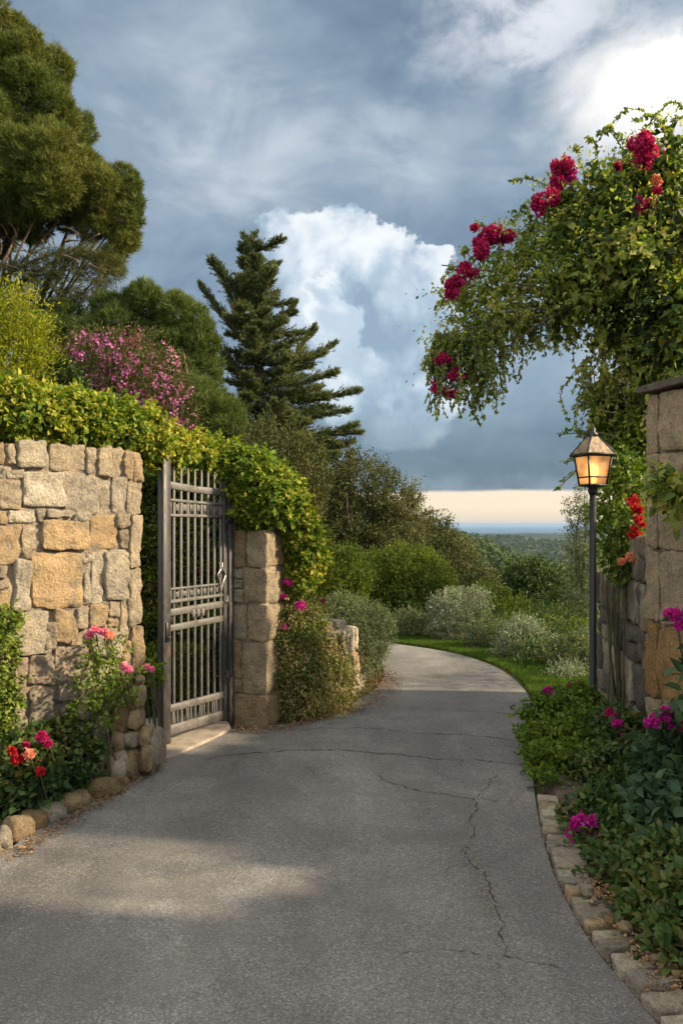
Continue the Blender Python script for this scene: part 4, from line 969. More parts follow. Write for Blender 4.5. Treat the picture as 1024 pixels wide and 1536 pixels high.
tree_on('valley_tree', 'small green tree against the lamp pole, lower than its neighbour', 'tree', lob([(850,915,28),(875,925,22),(835,925,20),(860,945,30)], 24, .9), (6.9, 24.3, -3.6), 'tree', fbroad(.35, .10, .05, 10), 85, 'bark', .12, seed=36, rough=.35, hole=-.9)
tree_on('slender_tree', 'slender pale olive tree directly behind the lantern post', 'tree', lob([(870,765,12),(876,790,15),(870,820,16),(880,745,12),(885,850,22),(880,890,26)], 13, .9), (3.95, 13.4, -.5), 'sage', fbroad(.2, .05, .016, 10), 420, 'bark', .04, br=1, bend=.03, seed=37, rough=.5, hole=-.3, core=.5)
for k, (lb_, lst, Y, mat, L, W, up) in enumerate([
    ('yellow green shrub below the sea view, behind the silvery bushes', [(740,915,26),(770,930,26),(720,900,18),(800,940,20),(755,945,24)], 13, 'gshrub', .055, .02, 1.2),
    ('grey green low bush at the inner bend of the verge', [(615,940,22),(635,945,20),(600,945,14)], 12.2, 'sage', .035, .014, .6),
    ('silvery bush in bloom, tallest of the verge row', [(690,915,26),(715,905,18),(670,930,28),(700,945,28),(665,905,14)], 11.8, 'silver', .032, .014, .6),
    ('green tuft between two silvery verge bushes', [(735,960,24),(760,965,20),(720,970,16)], 11.0, 'sage', .034, .012, .8),
    ('round silvery bush nearest the middle of the grass verge', [(785,965,30),(810,975,26),(765,985,22),(800,995,26),(830,985,18)], 10.2, 'silver', .030, .013, .5),
    ('pale green bush behind the lamp pole foot', [(860,985,26),(845,1005,24),(870,1010,26),(880,975,22)], 9.6, 'sage', .034, .013, .9),
    ('lime green shrub below the two valley trees', [(845,960,22),(870,955,20),(825,950,16)], 12.5, 'yshrub', .05, .015, 1.4),
    ('silvery low bush between verge grass and magenta flowers', [(845,1020,20),(865,1025,18),(880,1030,16)], 8.9, 'silver', .028, .012, .5)]):
    LBs = lob(lst, Y, .9)
    for i in range(len(LBs)): l = list(LBs[i]); LBs[i] = tuple(l)
    gz = float(ground_z(LBs[0][0], Y))
    lowest = min(l[2] - l[5] for l in LBs)
    if lowest > gz + .05:  # carry the bush down to the ground
        c = foot(LBs); r = max(l[3] for l in LBs); z = lowest
        while z > gz + r * .4: LBs.append((c[0], c[1], z, r * 1.3, r, r)); z -= r
    upright('verge_bush', lb_, LBs, mat, 520 if Y > 11 else 700, .12, L, W, 9, 40 + k, 'bush', up=up, group='bushes beyond the grass verge')

# grass verge ---------------------------------------------------------------
def inside_band(n):
    c = resample(curve([G(a, b)[:2] for a, b in ((812, 1075), (800, 1040), (775, 1012), (742, 994), (695, 979), (645, 969), (600, 963))] + [(.3, 12.2)], 10), 400)
    tg = unit(np.gradient(c, axis=0)); nn = np.stack([tg[:, 1], -tg[:, 0]], -1)
    i = rng.integers(0, 400, n); w = rng.random(n) ** 1.1
    return c[i] + nn[i] * (w * (.25 + .55 * sstep(0, 120, i)))[:, None] - nn[i] * rng.random(n)[:, None] * .03
bp = inside_band(60000); n = len(bp); B = np.c_[bp, np.maximum(ground_z(bp[:, 0], bp[:, 1]), -3) - .02]
g = Geo(); D = unit(rng.normal(size=(n, 3)) * [.35, .35, 0] + UP); leafmesh(g, B, D, rdir(n), rng.uniform(.03, .075, n), .007, 'ndl')
kind(tag(g.out('grass', L_['grass']), 'strip of green grass along the outer bend of the drive', 'grass'), 'stuff')
# scrub cover on the slope behind the verge
n = 26000; q = np.c_[rng.uniform(.5, 14, n), rng.uniform(9, 34, n)]; q = q[(q[:, 0] > 1.2 + (q[:, 1] - 9) * -.15) & ((q[:, 1] > 12.6) | (q[:, 0] > 2.0))]
C = np.c_[q, ground_z(q[:, 0], q[:, 1])]; C[:, 2] += .25 * (fbm(C * [.8, .8, 0], 3, 2) + .8) * rng.random(len(C)); g = Geo()
sprays(g, C, np.tile(UP, (len(C), 1)), 8, .25, .06, .024, .8, .7); kind(tag(g.out('undergrowth', L_['bed']), 'rough green undergrowth covering the slope beyond the verge', 'undergrowth'), 'stuff')
# far woodland: thousands of crowns on the valley side ------------------------
def woodland():
    g = Geo(); n = 8000; Y = 42 * (1900 / 42) ** rng.random(n); X = (rng.uniform(.0, .46, n)) * Y + rng.normal(size=n) * 2
    z = ground_z(X, Y); r = rng.uniform(1.8, 3.6, n) * np.where(Y > 300, 1.5, 1)
    for i in range(n):
        if Y[i] < 75 and Y[i] * .2 > X[i]: continue
        near = Y[i] < 170; m = 260 if near else (60 if Y[i] < 500 else 22)
        d = rdir(m); d[:, 2] = np.abs(d[:, 2]) * 1.0 - .15; rr = r[i] * (1 + .3 * fbm(d * 2 + i, i % 50, 2)); p = np.array([X[i], Y[i], z[i] + r[i] * .75]) + d * rr[:, None] * [1, 1, .85]
        s = r[i] * (.16 if near else (.36 if Y[i] < 500 else .7))
        D = unit(np.cross(d, rng.normal(size=(m, 3)))); leafmesh(g, p, D, d + rng.normal(size=(m, 3)) * .35, s, s * .8, 'dia')
    return g
wd = woodland(); kind(tag(wd.out('woodland', L_['tree']), 'far dark green woods covering the valley below the sea', 'woodland'), 'stuff')

# -- bougainvillea over the right wall ------------------------------------
bt = thing('bougainvillea', 'huge arching vine with crimson flower clusters hanging over the lamp', 'vine', (2.75, 7.5, 0))
bl = [(1000,300,75,7.2),(940,320,62,7.3),(890,320,52,7.4),(960,265,38,7.5),(1015,235,45,7.6),(1005,390,80,7.1),(930,395,68,7.2),(865,385,55,7.4),(815,370,45,7.5),(780,390,42,7.5),(750,410,34,7.5),(720,440,34,7.5),(760,450,40,7.4),
      (705,475,30,7.5),(730,500,32,7.4),(690,520,26,7.5),(820,420,44,7.3),(720,555,24,7.4),(980,470,70,7.2),(1020,480,60,7.0),(1010,560,50,7.1),(940,470,50,7.5),(850,300,34,7.6),(660,530,14,7.5),(1030,330,70,7.4),(880,430,50,7.2),(965,540,40,7.5),(800,330,20,7.6),(850,460,34,7.5),(690,440,24,7.6),(775,480,26,7.5)]
LBb = lob(bl, 7.3, .95)
LBv = sub([l[:3] + tuple(x * .86 for x in l[3:]) for l in LBb], 7, .42, .62, 6)
C, O = shell(LBv, 112, seed=50, rough=.45, fr=2.8, hole=-.22, core=.3, inner=.6)
g = Geo(); big = C[:, 0] > 2.0; sprays(g, C[big], O[big], 6, .14, .092, .062, -.1, .7, 'leaf', droop=.35, flat=.5)
sprays(g, C[~big], O[~big], 9, .16, .056, .033, -.1, .7, 'leaf', droop=.45, flat=.4)
C, O = shell(LBb, 85, seed=51, rough=.6, fr=4, hole=-.2, core=.1, inner=.8); sprays(g, C + O * .03, O, 9, .24, .042, .024, .1, .6, 'dia', droop=.2)
# hanging strands and upward whips
gs = Geo()
def strand(s, e, sag=.1, lf=.045, n=60, w=.7, up=0):
    s = np.asarray(s, float); e = np.asarray(e, float); mid = (s + e) / 2 + [rng.normal() * .05, rng.normal() * .05, sag]
    c = curve([s, mid, e], 9); c += .012 * np.cumsum(rng.normal(size=c.shape), 0) * .5; tube(gs, c, np.linspace(.006, .0025, len(c)), 4, 0)
    i = rng.integers(0, len(c) - 1, n); p = c[i] + (c[i + 1] - c[i]) * rng.random((n, 1)); ax = unit(c[i + 1] - c[i])
    D = unit(ax * .4 + rng.normal(size=(n, 3)) * w + [0, 0, -.35 + up]); leafmesh(g, p, D, rdir(n) + [0, 0, .5], lf * rng.uniform(.6, 1.2, n), lf * .6, 'leaf')
for k in range(130):
    x = 655 + 205 * rng.random() ** 1.5; y0 = np.interp(x, [655, 700, 760, 860], [500, 500, 470, 450]); L = rng.uniform(35, 95) * (1.35 if x < 770 else .8)
    strand(P(x, y0, 7.4 + rng.normal() * .2), P(x + rng.normal() * 12 - 4, y0 + L, 7.4 + rng.normal() * .2), .03, .042, 55)
for s, e in (((700, 560), (716, 645)), ((712, 550), (722, 632)), ((690, 510), (628, 552)), ((680, 530), (648, 560)), ((720, 560), (712, 610)), ((705, 540), (735, 600))): strand(P(*s, 7.4), P(*e, 7.4), .08, .048, 70)
for s, e in (((850, 300), (768, 268)), ((880, 290), (862, 215)), ((960, 250), (900, 195)), ((900, 205), (975, 175)), ((960, 200), (1022, 165)), ((1000, 210), (940, 180)), ((745, 400), (712, 345)), ((700, 440), (660, 430)), ((800, 340), (765, 330)), ((900, 270), (880, 215)), ((1010, 230), (1020, 175)), ((940, 240), (905, 190)), ((720, 420), (690, 380)), ((860, 290), (830, 255))):
    strand(P(*s, 7.5), P(*e, 7.5), .14, .046, 70, up=.5)
for k in range(46):
    x = rng.uniform(868, 960); y0 = rng.uniform(490, 580); strand(P(x, y0, 7.3 + rng.normal() * .2), P(x + rng.normal() * 14, y0 + rng.uniform(40, 95), 7.3), .02, .05, 40)
strand(P(870, 500, 7.4), P(770, 517, 7.4), .02, .035, 14); strand(P(845, 508, 7.4), P(783, 552, 7.4), .1, .05, 26)
g.out('foliage', L_['boug'], bt)
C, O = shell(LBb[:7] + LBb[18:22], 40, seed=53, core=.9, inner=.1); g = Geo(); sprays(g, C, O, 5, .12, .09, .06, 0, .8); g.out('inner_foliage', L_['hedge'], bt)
for a in ((770, 517),): pass
rt = np.array([2.75, 7.5, 0]); tube(gs, curve([rt, rt + [.08, 0, 1.2], P(955, 560, 7.5), P(930, 480, 7.5), P(890, 430, 7.5)], 10), np.linspace(.10, .05, 41), 10, .35)
tube(gs, curve([rt + [.1, .05, 0], rt + [.0, .05, 1.4], P(985, 540, 7.5), P(990, 420, 7.5), P(985, 330, 7.5)], 10), np.linspace(.07, .03, 41), 8, .3)
tube(gs, curve([P(935, 490, 7.5), P(850, 440, 7.45), P(760, 440, 7.5), P(700, 470, 7.5)], 10), np.linspace(.04, .012, 31), 7, .2)
tube(gs, curve([P(920, 470, 7.5), P(880, 380, 7.5), P(830, 340, 7.5), P(780, 350, 7.5)], 10), np.linspace(.035, .01, 31), 7, .2)
for k in range(16):
    e = LBb[rng.integers(0, len(LBb))]; branches(gs, P(930 + rng.normal() * 15, 470, 7.4), [np.array(e[:3]) + [rng.normal() * .1, -.25, rng.uniform(.0, .2)]], .014, .005, .06, 8, .2)
for l in LBb: branches(gs, P(930, 450, 7.5), [l[:3]], .018, .005, .12, 6, 0, sides=5)
gs.out('stems', M['bark'], bt, True)
for (x, y, r, m_) in ((968, 228, 25, 'crimson'), (840, 250, 16, 'crimson'), (852, 262, 12, 'magenta'), (835, 272, 13, 'crimson'), (818, 298, 15, 'crimson'), (808, 310, 10, 'crimson'), (735, 352, 20, 'crimson'), (720, 372, 16, 'crimson'), (752, 358, 14, 'crimson'), (712, 340, 6, 'crimson'),
                      (700, 408, 13, 'crimson'), (686, 425, 14, 'crimson'), (675, 440, 11, 'crimson'), (966, 308, 14, 'crimson'), (662, 540, 11, 'crimson'), (682, 562, 12, 'crimson'), (655, 580, 10, 'crimson'), (672, 588, 9, 'crimson'), (985, 272, 7, 'salmon'), (925, 250, 6, 'crimson'), (985, 290, 7, 'crimson')):
    Yf = 7.18 if x > 900 else 7.25
    flower(P(x, y, Yf - .3 if x > 930 else Yf), r / F * Yf * 1.35, m_, bt, int(50 + r * r * .5), .036, sq=.85)

# creeper hanging on the rubble wall
t = thing('wall_creeper', 'dense green creeper with red blooms hanging on the rubble wall beside the lantern', 'creeper', (2.3, 6.6, 0))
LBw = lob([(925,610,36,7.5),(912,650,26,7.5),(930,660,36,7.45),(955,640,26,7.4),(925,700,28,7.3),(945,720,24,6.55),(918,745,20,7.0),(930,780,26,6.5),(950,770,18,6.3),(925,820,20,6.5),(935,850,12,6.45),(905,600,22,7.5)], 6.5, .42)
C, O = shell(LBw, 420, seed=60, rough=.4, fr=3, hole=-.8, core=.35); g = Geo(); sprays(g, C, O, 8, .13, .062, .036, 0, .7, 'leaf', droop=.4)
for (s, e) in (((890, 655), (838, 652)), ((885, 690), (845, 695)), ((880, 700), (835, 735)), ((895, 620), (868, 590))):
    a = P(*s, 6.9); b = P(*e, 6.9); n = 44; tt = rng.random((n, 1)); p = a + (b - a) * tt; p[:, 2] += .05 * np.sin(tt[:, 0] * 3.1); leafmesh(g, p, unit((b - a) / 2 + rng.normal(size=(n, 3)) * .5), rdir(n) + UP, .05 * rng.uniform(.6, 1.2, n), .022, 'leaf')
g.out('foliage', L_['creeperd'], t)
g = Geo(); stems(g, LBw, (2.32, 6.6, 0), .009, 0, 2)
for (s, e) in (((890, 655), (838, 652)), ((885, 690), (845, 695)), ((880, 700), (835, 735)), ((895, 620), (868, 590))): tube(g, curve([P(925, s[1], 6.7), P(*s, 6.9) + [0, 0, .04], P(*e, 6.9)], 6), .005, 5)
g.out('stems', M['stem'], t, True)
for (x, y, r, m_) in ((948, 752, 15, 'red'), (958, 782, 13, 'red'), (950, 800, 12, 'red'), (962, 812, 10, 'red'), (945, 835, 10, 'salmon'), (932, 842, 7, 'salmon'), (955, 765, 10, 'red')): flower(P(x, y, 6.1), r / F * 6.1, m_, t, 70, .026)
t = thing('ivy_shoot', 'leafy shoot hanging across the tall block wall at mid height', 'creeper', (2.0, 5.0, 0))
LBi = lob([(1010,725,20,4.72),(995,735,14,4.8),(1020,740,20,4.65),(1005,750,12,4.75)], 4.8, .6)
C, O = shell(LBi, 500, seed=61, rough=.5, hole=-.6); g = Geo(); sprays(g, C, O, 5, .09, .075, .045, 0, .7, 'leaf', droop=.3)
a, b = P(975, 700, 4.9), P(1010, 728, 4.72); n = 26; tt = rng.random((n, 1)); leafmesh(g, a + (b - a) * tt, rdir(n) * .7 + [0, 0, -.3], rdir(n) + UP, .055, .035, 'leaf'); g.out('foliage', L_['boug'], t)
g = Geo(); tube(g, curve([P(1035, 560, 4.75), P(1030, 650, 4.7), P(1015, 725, 4.72), P(975, 700, 4.9)], 8), .006, 5); g.out('stems', M['stem'], t, True)

# -- right bed plants -------------------------------------------------------
def bed(name, label, lst, Y, mat, dens, L, W, seed, k=7, sl=.09, flowers=(), cat='bush', group=None, up=.5, tpl='leaf', rough=.35, hole=-.9, sy=.9, fill=True):
    LBx = lob(lst, Y, sy); ground = .03
    ex = []
    for l in LBx:
        z = l[2] - l[5] * .8
        if fill:
            while z > .12: ex.append((l[0], l[1] + .03, z, l[3], l[4], l[5])); z -= l[5] * .9
    t = thing(name, label, cat, foot(LBx), group)
    C, O = shell(LBx + ex, dens, seed=seed, rough=rough, fr=3, hole=hole, core=.35, zmin=.03)
    g = Geo(); sprays(g, C, O, k, sl, L, W, up, .75, tpl, flat=.7); g.out('foliage', L_[mat], t)
    g = Geo(); stems(g, LBx if name != 'wall_rose' else LBx[::2], None if name != 'wall_rose' else foot(LBx), .008, .02, 3 if name != 'wall_rose' else 1); g.out('stems', M['stem'], t, True)
    for (x, y, r, m_, fy) in flowers:
        flower(P(x, y, fy), r / F * fy, m_, t, int(34 + r * r * .3), .022 * (1.15 if r > 18 else 1))
        gg = Geo(); c = P(x, y, fy); tube(gg, curve([c + [0, .16, -.28], c + [0, .07, -.12], c], 5), .0045, 5); gg.out('flower_stalk', M['stem'], t)
    return t
bed('flowering_bush', 'green bush leaning over the drive edge below the lamp, magenta flowers on top', [(820,1085,32,6.0),(860,1075,40,6.1),(845,1125,42,5.7),(890,1110,45,5.8),(825,1155,30,5.4),(870,1165,42,5.3),(810,1120,22,5.7),(815,1185,20,5.1)], 5.7, 'creeperd', 760, .042, .026, 70,
    flowers=((820, 1034, 10, 'magenta', 6.3), (838, 1032, 11, 'magenta', 6.3), (855, 1028, 8, 'crimson', 6.3), (830, 1040, 9, 'magenta', 6.2), (868, 1026, 6, 'crimson', 6.3)), k=8)
bed('flowering_bush', 'dark bush against the rubble wall foot with crimson and magenta blooms', [(920,1120,40,5.5),(935,1150,30,5.2),(905,1175,40,5.1),(940,1195,30,4.9),(930,1095,24,5.6)], 5.3, 'bed', 760, .05, .032, 71,
    flowers=((915, 1070, 12, 'crimson', 5.4), (926, 1086, 12, 'magenta', 5.3), (903, 1078, 6, 'crimson', 5.5), (935, 1105, 6, 'crimson', 5.2), (912, 1122, 5, 'red', 5.2)), k=7)
bed('flowering_bush', 'broad dark bush behind the kerb with one big magenta head', [(885,1250,34,4.4),(930,1230,46,4.5),(905,1290,40,4.1),(960,1280,50,4.1),(890,1300,30,4.1),(925,1330,46,3.8),(970,1200,40,4.6)], 4.2, 'bed', 1150, .043, .026, 72,
    flowers=((874, 1238, 29, 'magenta', 4.15), (862, 1262, 10, 'magenta', 4.2), (886, 1255, 12, 'magenta', 4.15), (852, 1255, 5, 'crimson', 4.25)), k=6)
bed('leafy_bush', 'low dark broad leaved bush in the near corner behind the kerb', [(970,1350,46,3.6),(1010,1330,50,3.6),(985,1400,42,3.3),(1020,1400,44,3.2),(940,1370,32,3.6),(1010,1440,30,3.05),(1050,1380,50,3.3)], 3.4, 'bed', 1300, .050, .030, 73, k=6, sl=.09)
bed('tall_flowering_plant', 'tall blue green broad leaved plant with magenta heads against the block wall', [(1012,1150,26,4.2),(1030,1130,34,4.1),(1005,1200,32,4.2),(1030,1220,42,4.0),(1010,1112,18,4.2),(1005,1260,40,4.0)], 4.1, 'broad', 480, .088, .052, 74,
    flowers=((988, 1078, 18, 'magenta', 4.1), (1008, 1086, 14, 'magenta', 4.1), (978, 1088, 10, 'magenta', 4.15), (1022, 1092, 12, 'crimson', 4.1), (997, 1068, 9, 'magenta', 4.1)), k=5, sl=.12, hole=-.8)
t = thing('tall_flowering_plant', 'single magenta head in front of the orange block at the photo edge', 'flower', P(1030, 1200, 4.0) * [1, 1, 0])
g = Geo(); c = P(1014, 928, 4.1); tube(g, curve([P(1040, 1200, 4.0) * [1, 1, 0], P(1036, 1100, 4.05), c], 10), np.linspace(.009, .004, 21), 6); n = 22
p = P(1030, 1010, 4.07) + rng.normal(size=(n, 3)) * [.05, .05, .14]; leafmesh(g, p, rdir(n) + [0, 0, .2], rdir(n) + UP, .10, .055, 'leaf'); g.out('stem', L_['broad'], t)
for (x, y, r) in ((1012, 925, 16), (1022, 938, 12), (1003, 920, 10), (1026, 920, 12)): flower(P(x, y, 4.1), r / F * 4.1, 'magenta', t, 90, .026)

# -- left bed plants --------------------------------------------------------
bed('geranium', 'dark geranium in the near left corner with red and salmon heads', [(15,1150,32,4.7),(50,1162,26,4.75),(20,1172,26,4.68),(58,1170,20,4.75),(-20,1160,36,4.65),(40,1135,24,4.7),(8,1170,26,4.58),(44,1172,24,4.6),(25,1150,26,4.56),(62,1150,20,4.62),(50,1130,18,4.6)], 4.6, 'bed', 900, .042, .038, 80,
    flowers=((66, 1106, 13, 'crimson', 4.53), (74, 1114, 9, 'crimson', 4.53), (20, 1126, 8, 'red', 4.42), (26, 1140, 10, 'red', 4.42), (45, 1131, 14, 'salmon', 4.43), (60, 1158, 8, 'red', 4.43), (40, 1118, 6, 'crimson', 4.5)), k=5)
bed('leafy_bush', 'dark leafy bush between the geranium and the boulder pile', [(85,1120,26,4.95),(112,1132,26,5.0),(98,1155,28,4.92),(92,1165,18,4.9),(110,1105,16,5.05)], 4.95, 'bed', 950, .038, .026, 81, k=7)
t = bed('wall_rose', 'thin climber with pink flower heads against the pale wall', [(150,985,18,5.12),(165,1010,22,5.1),(145,1030,22,5.05),(175,1040,20,5.15),(150,1065,26,5.0),(180,975,10,5.2),(190,1020,12,5.2)], 5.1, 'creeperd', 400, .034, .020, 82,
    flowers=((143, 945, 9, 'pink', 5.0), (135, 952, 7, 'pink', 5.0), (155, 948, 9, 'pink', 5.0), (166, 953, 7, 'salmon', 5.0), (187, 1000, 9, 'pink', 5.1), (193, 1005, 8, 'pink', 5.1), (180, 1003, 7, 'pink', 5.1), (222, 1001, 6, 'pink', 5.3), (228, 1003, 5, 'pink', 5.3)), k=6, sl=.1, hole=-.45, fill=False)
bed('leafy_bush', 'green climbing ivy bush at the photo edge against the pale wall', [(0,945,20,4.75),(-6,985,24,4.7),(12,930,9,4.8),(-4,1030,22,4.7),(6,1055,16,4.72),(-10,1085,20,4.7),(-30,1120,40,4.7)], 4.65, 'gshrub', 900, .036, .022, 83, k=8, sl=.08, fill=False)
bed('leafy_sprig', 'small green sprig with a pink flower poking through the wall and gate gap', [(222,1005,12,5.75),(214,1018,9,5.7),(230,1015,8,5.8)], 5.7, 'creeperd', 700, .045, .024, 84, k=5, sl=.06, fill=False)

bed('leafy_bush', 'dark green bush filling the left bed beyond the photo edge', [(-120,1150,50,4.4),(-200,1180,60,4.2),(-300,1200,60,4.0),(-90,1100,40,4.55)], 4.3, 'bed', 420, .05, .036, 85, k=6)
bed('leafy_bush', 'dark green bush filling the right bed beyond the near corner', [(1150,1330,70,3.4),(1250,1400,80,3.0),(1120,1440,50,2.9)], 3.1, 'bed', 420, .06, .038, 86, k=6)
# litter along edges ---------------------------------------------------------
n = 2600; pts = []
for (pxs, sp) in (([(520, 1075), (560, 1055), (578, 1030), (580, 1010)], .10), ([(350, 1098), (430, 1094), (500, 1072)], .05), ([(20, 1290), (150, 1208), (240, 1150)], .04), ([(1010, 1500), (945, 1400), (890, 1330)], .05), ([(560, 1040), (570, 1020), (568, 1000)], .09)):
    c = resample(curve([G(a, b)[:2] for a, b in pxs], 10), 200); i = rng.integers(0, 200, n // 5); pts.append(c[i] + rng.normal(size=(n // 5, 2)) * sp)
pts = np.concatenate(pts); m = len(pts); off = np.where(pts[:, 0] > 1, .05, .022)
g = Geo(); D = unit(rng.normal(size=(m, 3)) * [1, 1, .15]); leafmesh(g, np.c_[pts, off + rng.random(m) * .01], D, UP + rng.normal(size=(m, 3)) * .3, rng.uniform(.012, .034, m), rng.uniform(.007, .018, m), 'dia')
kind(tag(g.out('leaf_litter', L_['litter']), 'dry brown leaves scattered along the drive edges', 'fallen leaves'), 'stuff')

upright('dapple_shrub', 'loose shrub added at the far end of the rubble wall to break up its shadow', [(2.95, 8.35, .9, .28, .3, .5), (3.0, 8.6, .5, .3, .3, .4)], 'sage', 90, .2, .05, .02, 7, 92, 'bush', up=.8)  # shrub added so its leaves dapple the wall end's straight shadow
upright('unseen_dapple_bush', 'unseen loose bush added over the lowered boundary wall to dapple the sun patch', [(2.62, 3.45, 1.75, .30, .42, .26), (2.65, 3.95, 1.9, .25, .3, .25), (2.65, 3.7, 1.0, .2, .3, .6)], 'gshrub', 28, .2, .06, .035, 7, 90, 'bush', up=.8)  # out-of-view bush added to dapple the sun patch on the drive
pts = []
for (pxs, sp) in (([(0, 1300), (120, 1222), (240, 1150)], .035), ([(350, 1102), (430, 1096), (520, 1072), (565, 1045)], .03), ([(805, 1230), (835, 1320), (875, 1400), (960, 1515)], .025), ([(700, 1268), (745, 1380)], .03)):
    c = resample(curve([G(a, b)[:2] for a, b in pxs], 10), 300); i = rng.integers(0, 300, 420); pts.append(c[i] + rng.normal(size=(420, 2)) * sp)
pts.append(np.c_[rng.uniform(-1.6, 1.2, 260), rng.uniform(3, 8, 260)]); pts = np.concatenate(pts); n = len(pts)
oc = np.array([(1, 0, 0), (0, 1, 0), (-1, 0, 0), (0, -1, 0), (0, 0, .8), (0, 0, -.5)]); of = np.array([(0, 1, 4), (1, 2, 4), (2, 3, 4), (3, 0, 4), (1, 0, 5), (2, 1, 5), (3, 2, 5), (0, 3, 5)])
V = np.c_[pts, np.full(n, .016)][:, None] + oc[None] * rng.uniform(.6, 1.3, (n, 6, 1)) * (rng.uniform(.0018, .0055, n))[:, None, None]
kind(tag(mk('gravel', V.reshape(-1, 3), (of[None] + (np.arange(n) * 6)[:, None, None]).reshape(-1, 3), plain_mat('grit', (.22, .19, .15), .9, 0, .5, 60), col=None), 'loose grit washed along the edges of the drive', 'gravel'), 'stuff')
# ------------------------------------------------------------------ sky, sun, haze, camera
SUN_EL, SUN_AZ = R(28), R(97)
def world():
    w = bpy.data.worlds.new('World'); sc.world = w; w.use_nodes = True; nt = w.node_tree; nt.nodes.clear(); t = NT(nt)
    out = t.n('ShaderNodeOutputWorld'); bg = t.n('ShaderNodeBackground'); nt.links.new(bg.outputs[0], out.inputs[0])
    sky = t.n('ShaderNodeTexSky', sky_type='NISHITA'); sky.sun_disc = False; sky.sun_elevation = SUN_EL; sky.sun_rotation = SUN_AZ
    d = t.n('ShaderNodeTexCoord').outputs['Generated']; s = t.n('ShaderNodeSeparateXYZ'); t.set(s.inputs[0], d)
    az = t.m('ARCTAN2', s.outputs[0], s.outputs[1]); el = t.m('ARCSINE', s.outputs[2])
    mp = t.n('ShaderNodeVectorMath', operation='MULTIPLY'); t.set(mp.inputs[0], d); mp.inputs[1].default_value = (1, 1, 1.7); dd = mp.outputs[0]
    big = t.noise(dd, 2.3, 5, .52, .5); med = t.noise(dd, 6.5, 7, .58, .6); fine = t.noise(dd, 16, 6, .6, .3)
    f = t.m('ADD', t.m('MULTIPLY', big, .6), t.m('ADD', t.m('MULTIPLY', med, .32), t.m('MULTIPLY', fine, .10)))
    deck = t.ramp(f, [(.37, (.085, .128, .180)), (.47, (.130, .182, .240)), (.56, (.20, .255, .31)), (.66, (.36, .40, .44))])
    def AE(px, py): return math.atan((px - CXP) / F), math.atan((EY - py) / math.hypot(F, px - CXP))
    wob = t.m('MULTIPLY', t.m('SUBTRACT', med, .5), .10); wob2 = t.m('MULTIPLY', t.m('SUBTRACT', t.noise(d, 24, 6, .6), .5), .055)
    wob3 = t.m('MULTIPLY', t.m('SUBTRACT', t.noise(dd, 9, 5, .6, .2, col=False), .5), .07)
    A1 = t.m('ADD', az, t.m('ADD', wob, wob2)); E1 = t.m('ADD', el, t.m('ADD', wob3, wob2))
    def blob(px, py, rx, ry=None, A=A1, E=E1):
        a, e = AE(px, py); ry = ry or rx
        u = t.m('DIVIDE', t.m('SUBTRACT', A, a), rx / F); v = t.m('DIVIDE', t.m('SUBTRACT', E, e), ry / F)
        return t.m('SQRT', t.m('ADD', t.m('MULTIPLY', u, u), t.m('MULTIPLY', v, v)))
    def union(bs, k=.25):
        r = bs[0]
        for b in bs[1:]: r = t.m('SMOOTH_MIN', r, b, k)
        return r
    def soft(b, hi=1., lo=0.): return t.mr(b, lo, hi, 1, 0)
    col = deck
    # soft greyish mid-sky lightening to the right, lower middle
    col = t.mix(t.m('MULTIPLY', soft(blob(640, 560, 300, 190, az, el)), .7), col, (.27, .345, .405))
    # low dark rain bank above the gap
    lowb = t.m('MULTIPLY', t.mr(E1, R(2.0), R(4.0)), t.mr(E1, R(3.8), R(10.5), 1, 0))
    col = t.mix(t.m('MULTIPLY', lowb, .88), col, t.ramp(med, [(.35, (.045, .085, .130)), (.65, (.090, .140, .190))]))
    # towering cumulus
    cu = union([blob(430, 392, 62, 78), blob(500, 375, 72, 66), blob(560, 395, 62, 56), blob(610, 430, 66, 62), blob(640, 470, 42), blob(540, 480, 140, 100), blob(590, 570, 135, 100)], .18)
    mask = t.m('MULTIPLY', t.mr(cu, .88, 1.0, 1, 0), t.mr(el, R(4), R(9.5)))
    bil = t.noise(d, 8.5, 6, .55, .15)
    dv = t.n('ShaderNodeVectorMath', operation='ADD'); t.set(dv.inputs[0], d); nzc = t.n('ShaderNodeVectorMath', operation='SCALE'); t.set(nzc.inputs[0], t.noise(d, 9, 5, .6, col=True)); nzc.inputs['Scale'].default_value = .13; t.set(dv.inputs[1], nzc.outputs[0])
    bw = t.m('SUBTRACT', t.vor(dv.outputs[0], 11), .42); bw2 = t.m('SUBTRACT', t.vor(dv.outputs[0], 27), .42)
    bil = t.m('SUBTRACT', bil, t.m('ADD', t.m('MULTIPLY', bw, .42), t.m('MULTIPLY', bw2, .20)))
    inner = t.ramp(bil, [(.30, (.19, .26, .33)), (.44, (.29, .37, .44)), (.56, (.43, .49, .54)), (.70, (.60, .63, .65))])
    rim = t.m('MULTIPLY', t.mr(cu, .25, .85), t.mr(el, R(11), R(20)))
    rim = t.m('MULTIPLY', rim, t.mr(bil, .32, .6))
    cc = t.mix(t.m('MULTIPLY', rim, .7), inner, (.68, .69, .69))
    col = t.mix(t.m('MULTIPLY', mask, .97), col, cc)
    lb1 = union([blob(497, 445, 34, 36), blob(505, 490, 52, 48), blob(520, 540, 46, 40)], .2); m2 = t.m('MULTIPLY', t.mr(lb1, .74, 1.0, 1, 0), t.mr(el, R(9), R(14)))
    col = t.mix(m2, col, t.mix(t.m('MULTIPLY', t.mr(lb1, .3, .9), t.mr(bil, .3, .6)), (.36, .43, .49), (.64, .66, .67)))
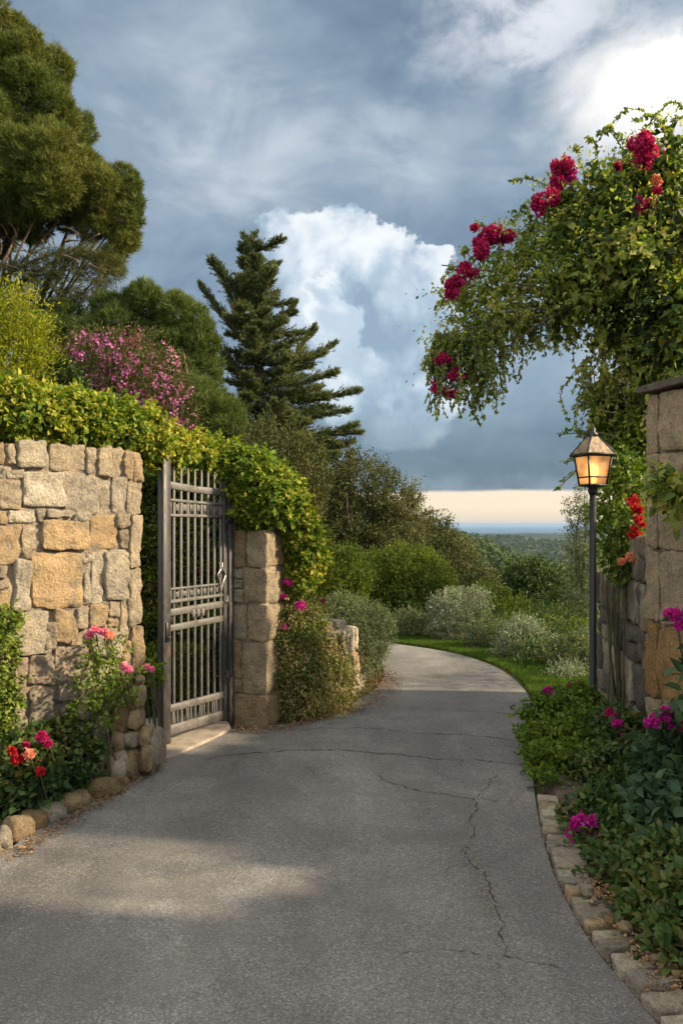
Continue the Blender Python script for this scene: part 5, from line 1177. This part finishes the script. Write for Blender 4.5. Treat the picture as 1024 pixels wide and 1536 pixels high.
    # small soft puffs
    for (x, y, rx, ry, s_) in ((575, 185, 60, 40, .35), (640, 240, 60, 90, .22), (700, 180, 60, 40, .2), (170, 40, 200, 60, .15)):
        col = t.mix(t.m('MULTIPLY', soft(blob(x, y, rx, ry), 1.1, .2), s_), col, (.44, .49, .53))
    # thin bright cloud, upper right
    br = t.m('MULTIPLY', soft(blob(1020, 135, 190, 90), 1.3, .0), t.mr(med, .30, .62)); br2 = soft(blob(800, 10, 230, 110), 1.1, .1)
    col = t.mix(t.m('MULTIPLY', t.m('MULTIPLY', br2, t.mr(fine, .3, .65)), .7), col, (.66, .66, .68))
    col = t.mix(t.m('MULTIPLY', br, 1.0, clamp=True), col, (.85, .81, .75))
    col = t.mix(soft(blob(1025, 125, 95, 48), 1.1, .2), col, (1.1, 1.03, .92))
    # clear warm strip above the sea
    eb = t.m('ADD', el, t.m('MULTIPLY', t.m('SUBTRACT', t.noise(d, 8, 5, .6), .5), .010))
    gap = t.mr(eb, R(2.15), R(2.45), 1, 0)
    warm = t.ramp(t.mr(el, 0, R(2.4), smooth=False), [(0, (.52, .46, .38)), (.5, (.64, .53, .39)), (1, (.62, .52, .41))])
    col = t.mix(gap, col, warm)
    # unseen sky overhead and behind, brightened with added clouds for ambient fill
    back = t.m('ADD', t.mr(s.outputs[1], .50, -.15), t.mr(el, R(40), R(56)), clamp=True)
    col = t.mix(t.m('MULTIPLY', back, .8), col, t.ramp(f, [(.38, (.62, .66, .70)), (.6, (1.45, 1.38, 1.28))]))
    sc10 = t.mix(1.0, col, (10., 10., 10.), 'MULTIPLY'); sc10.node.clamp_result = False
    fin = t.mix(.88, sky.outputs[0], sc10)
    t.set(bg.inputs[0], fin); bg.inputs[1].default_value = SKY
SKY = .1 * .64
world()
l = bpy.data.lights.new('sun', 'SUN'); l.energy = 3.7; l.angle = R(2.0); l.color = (1, .80, .55); lo = bpy.data.objects.new('sun', l); COL.objects.link(lo)
sd = Vector((math.sin(SUN_AZ) * math.cos(SUN_EL), math.cos(SUN_AZ) * math.cos(SUN_EL), math.sin(SUN_EL))); lo.rotation_euler = sd.to_track_quat('Z', 'Y').to_euler()
# haze
hm = bpy.data.materials.new('haze_air'); hm.use_nodes = True; nt = hm.node_tree; nt.nodes.clear(); o = nt.nodes.new('ShaderNodeOutputMaterial'); v = nt.nodes.new('ShaderNodeVolumePrincipled')
v.inputs['Color'].default_value = (.30, .46, .66, 1); v.inputs['Density'].default_value = 8e-5; nt.links.new(v.outputs[0], o.inputs['Volume'])
g = Geo(); xx = 26500.
hv = np.array([(-xx, -26500, -105), (xx, -26500, -105), (xx, 26500, -105), (-xx, 26500, -105), (-xx, -26500, 14), (xx, -26500, 14), (xx, 26500, 14), (-xx, 26500, 14)])
g.add(hv, np.array([(0, 3, 2, 1), (4, 5, 6, 7), (0, 1, 5, 4), (1, 2, 6, 5), (2, 3, 7, 6), (3, 0, 4, 7)])); kind(g.out('haze', hm), 'stuff')
cam = bpy.data.cameras.new('camera'); co = bpy.data.objects.new('camera', cam); COL.objects.link(co); co.location = (0, 0, H); co.rotation_euler = (R(90), 0, 0)
cam.sensor_fit = 'VERTICAL'; cam.sensor_height = 36; cam.lens = F / 1536 * 36; cam.shift_y = 18 / 1536; cam.clip_end = 60000; cam.clip_start = .05
sc.camera = co
sc.view_settings.view_transform = 'Standard'; sc.view_settings.look = 'None'; sc.view_settings.exposure = 1.4; sc.view_settings.gamma = 1
sc.cycles.max_bounces = 7; sc.cycles.diffuse_bounces = 4; sc.cycles.transmission_bounces = 4; sc.cycles.volume_bounces = 1; sc.cycles.use_denoising = True
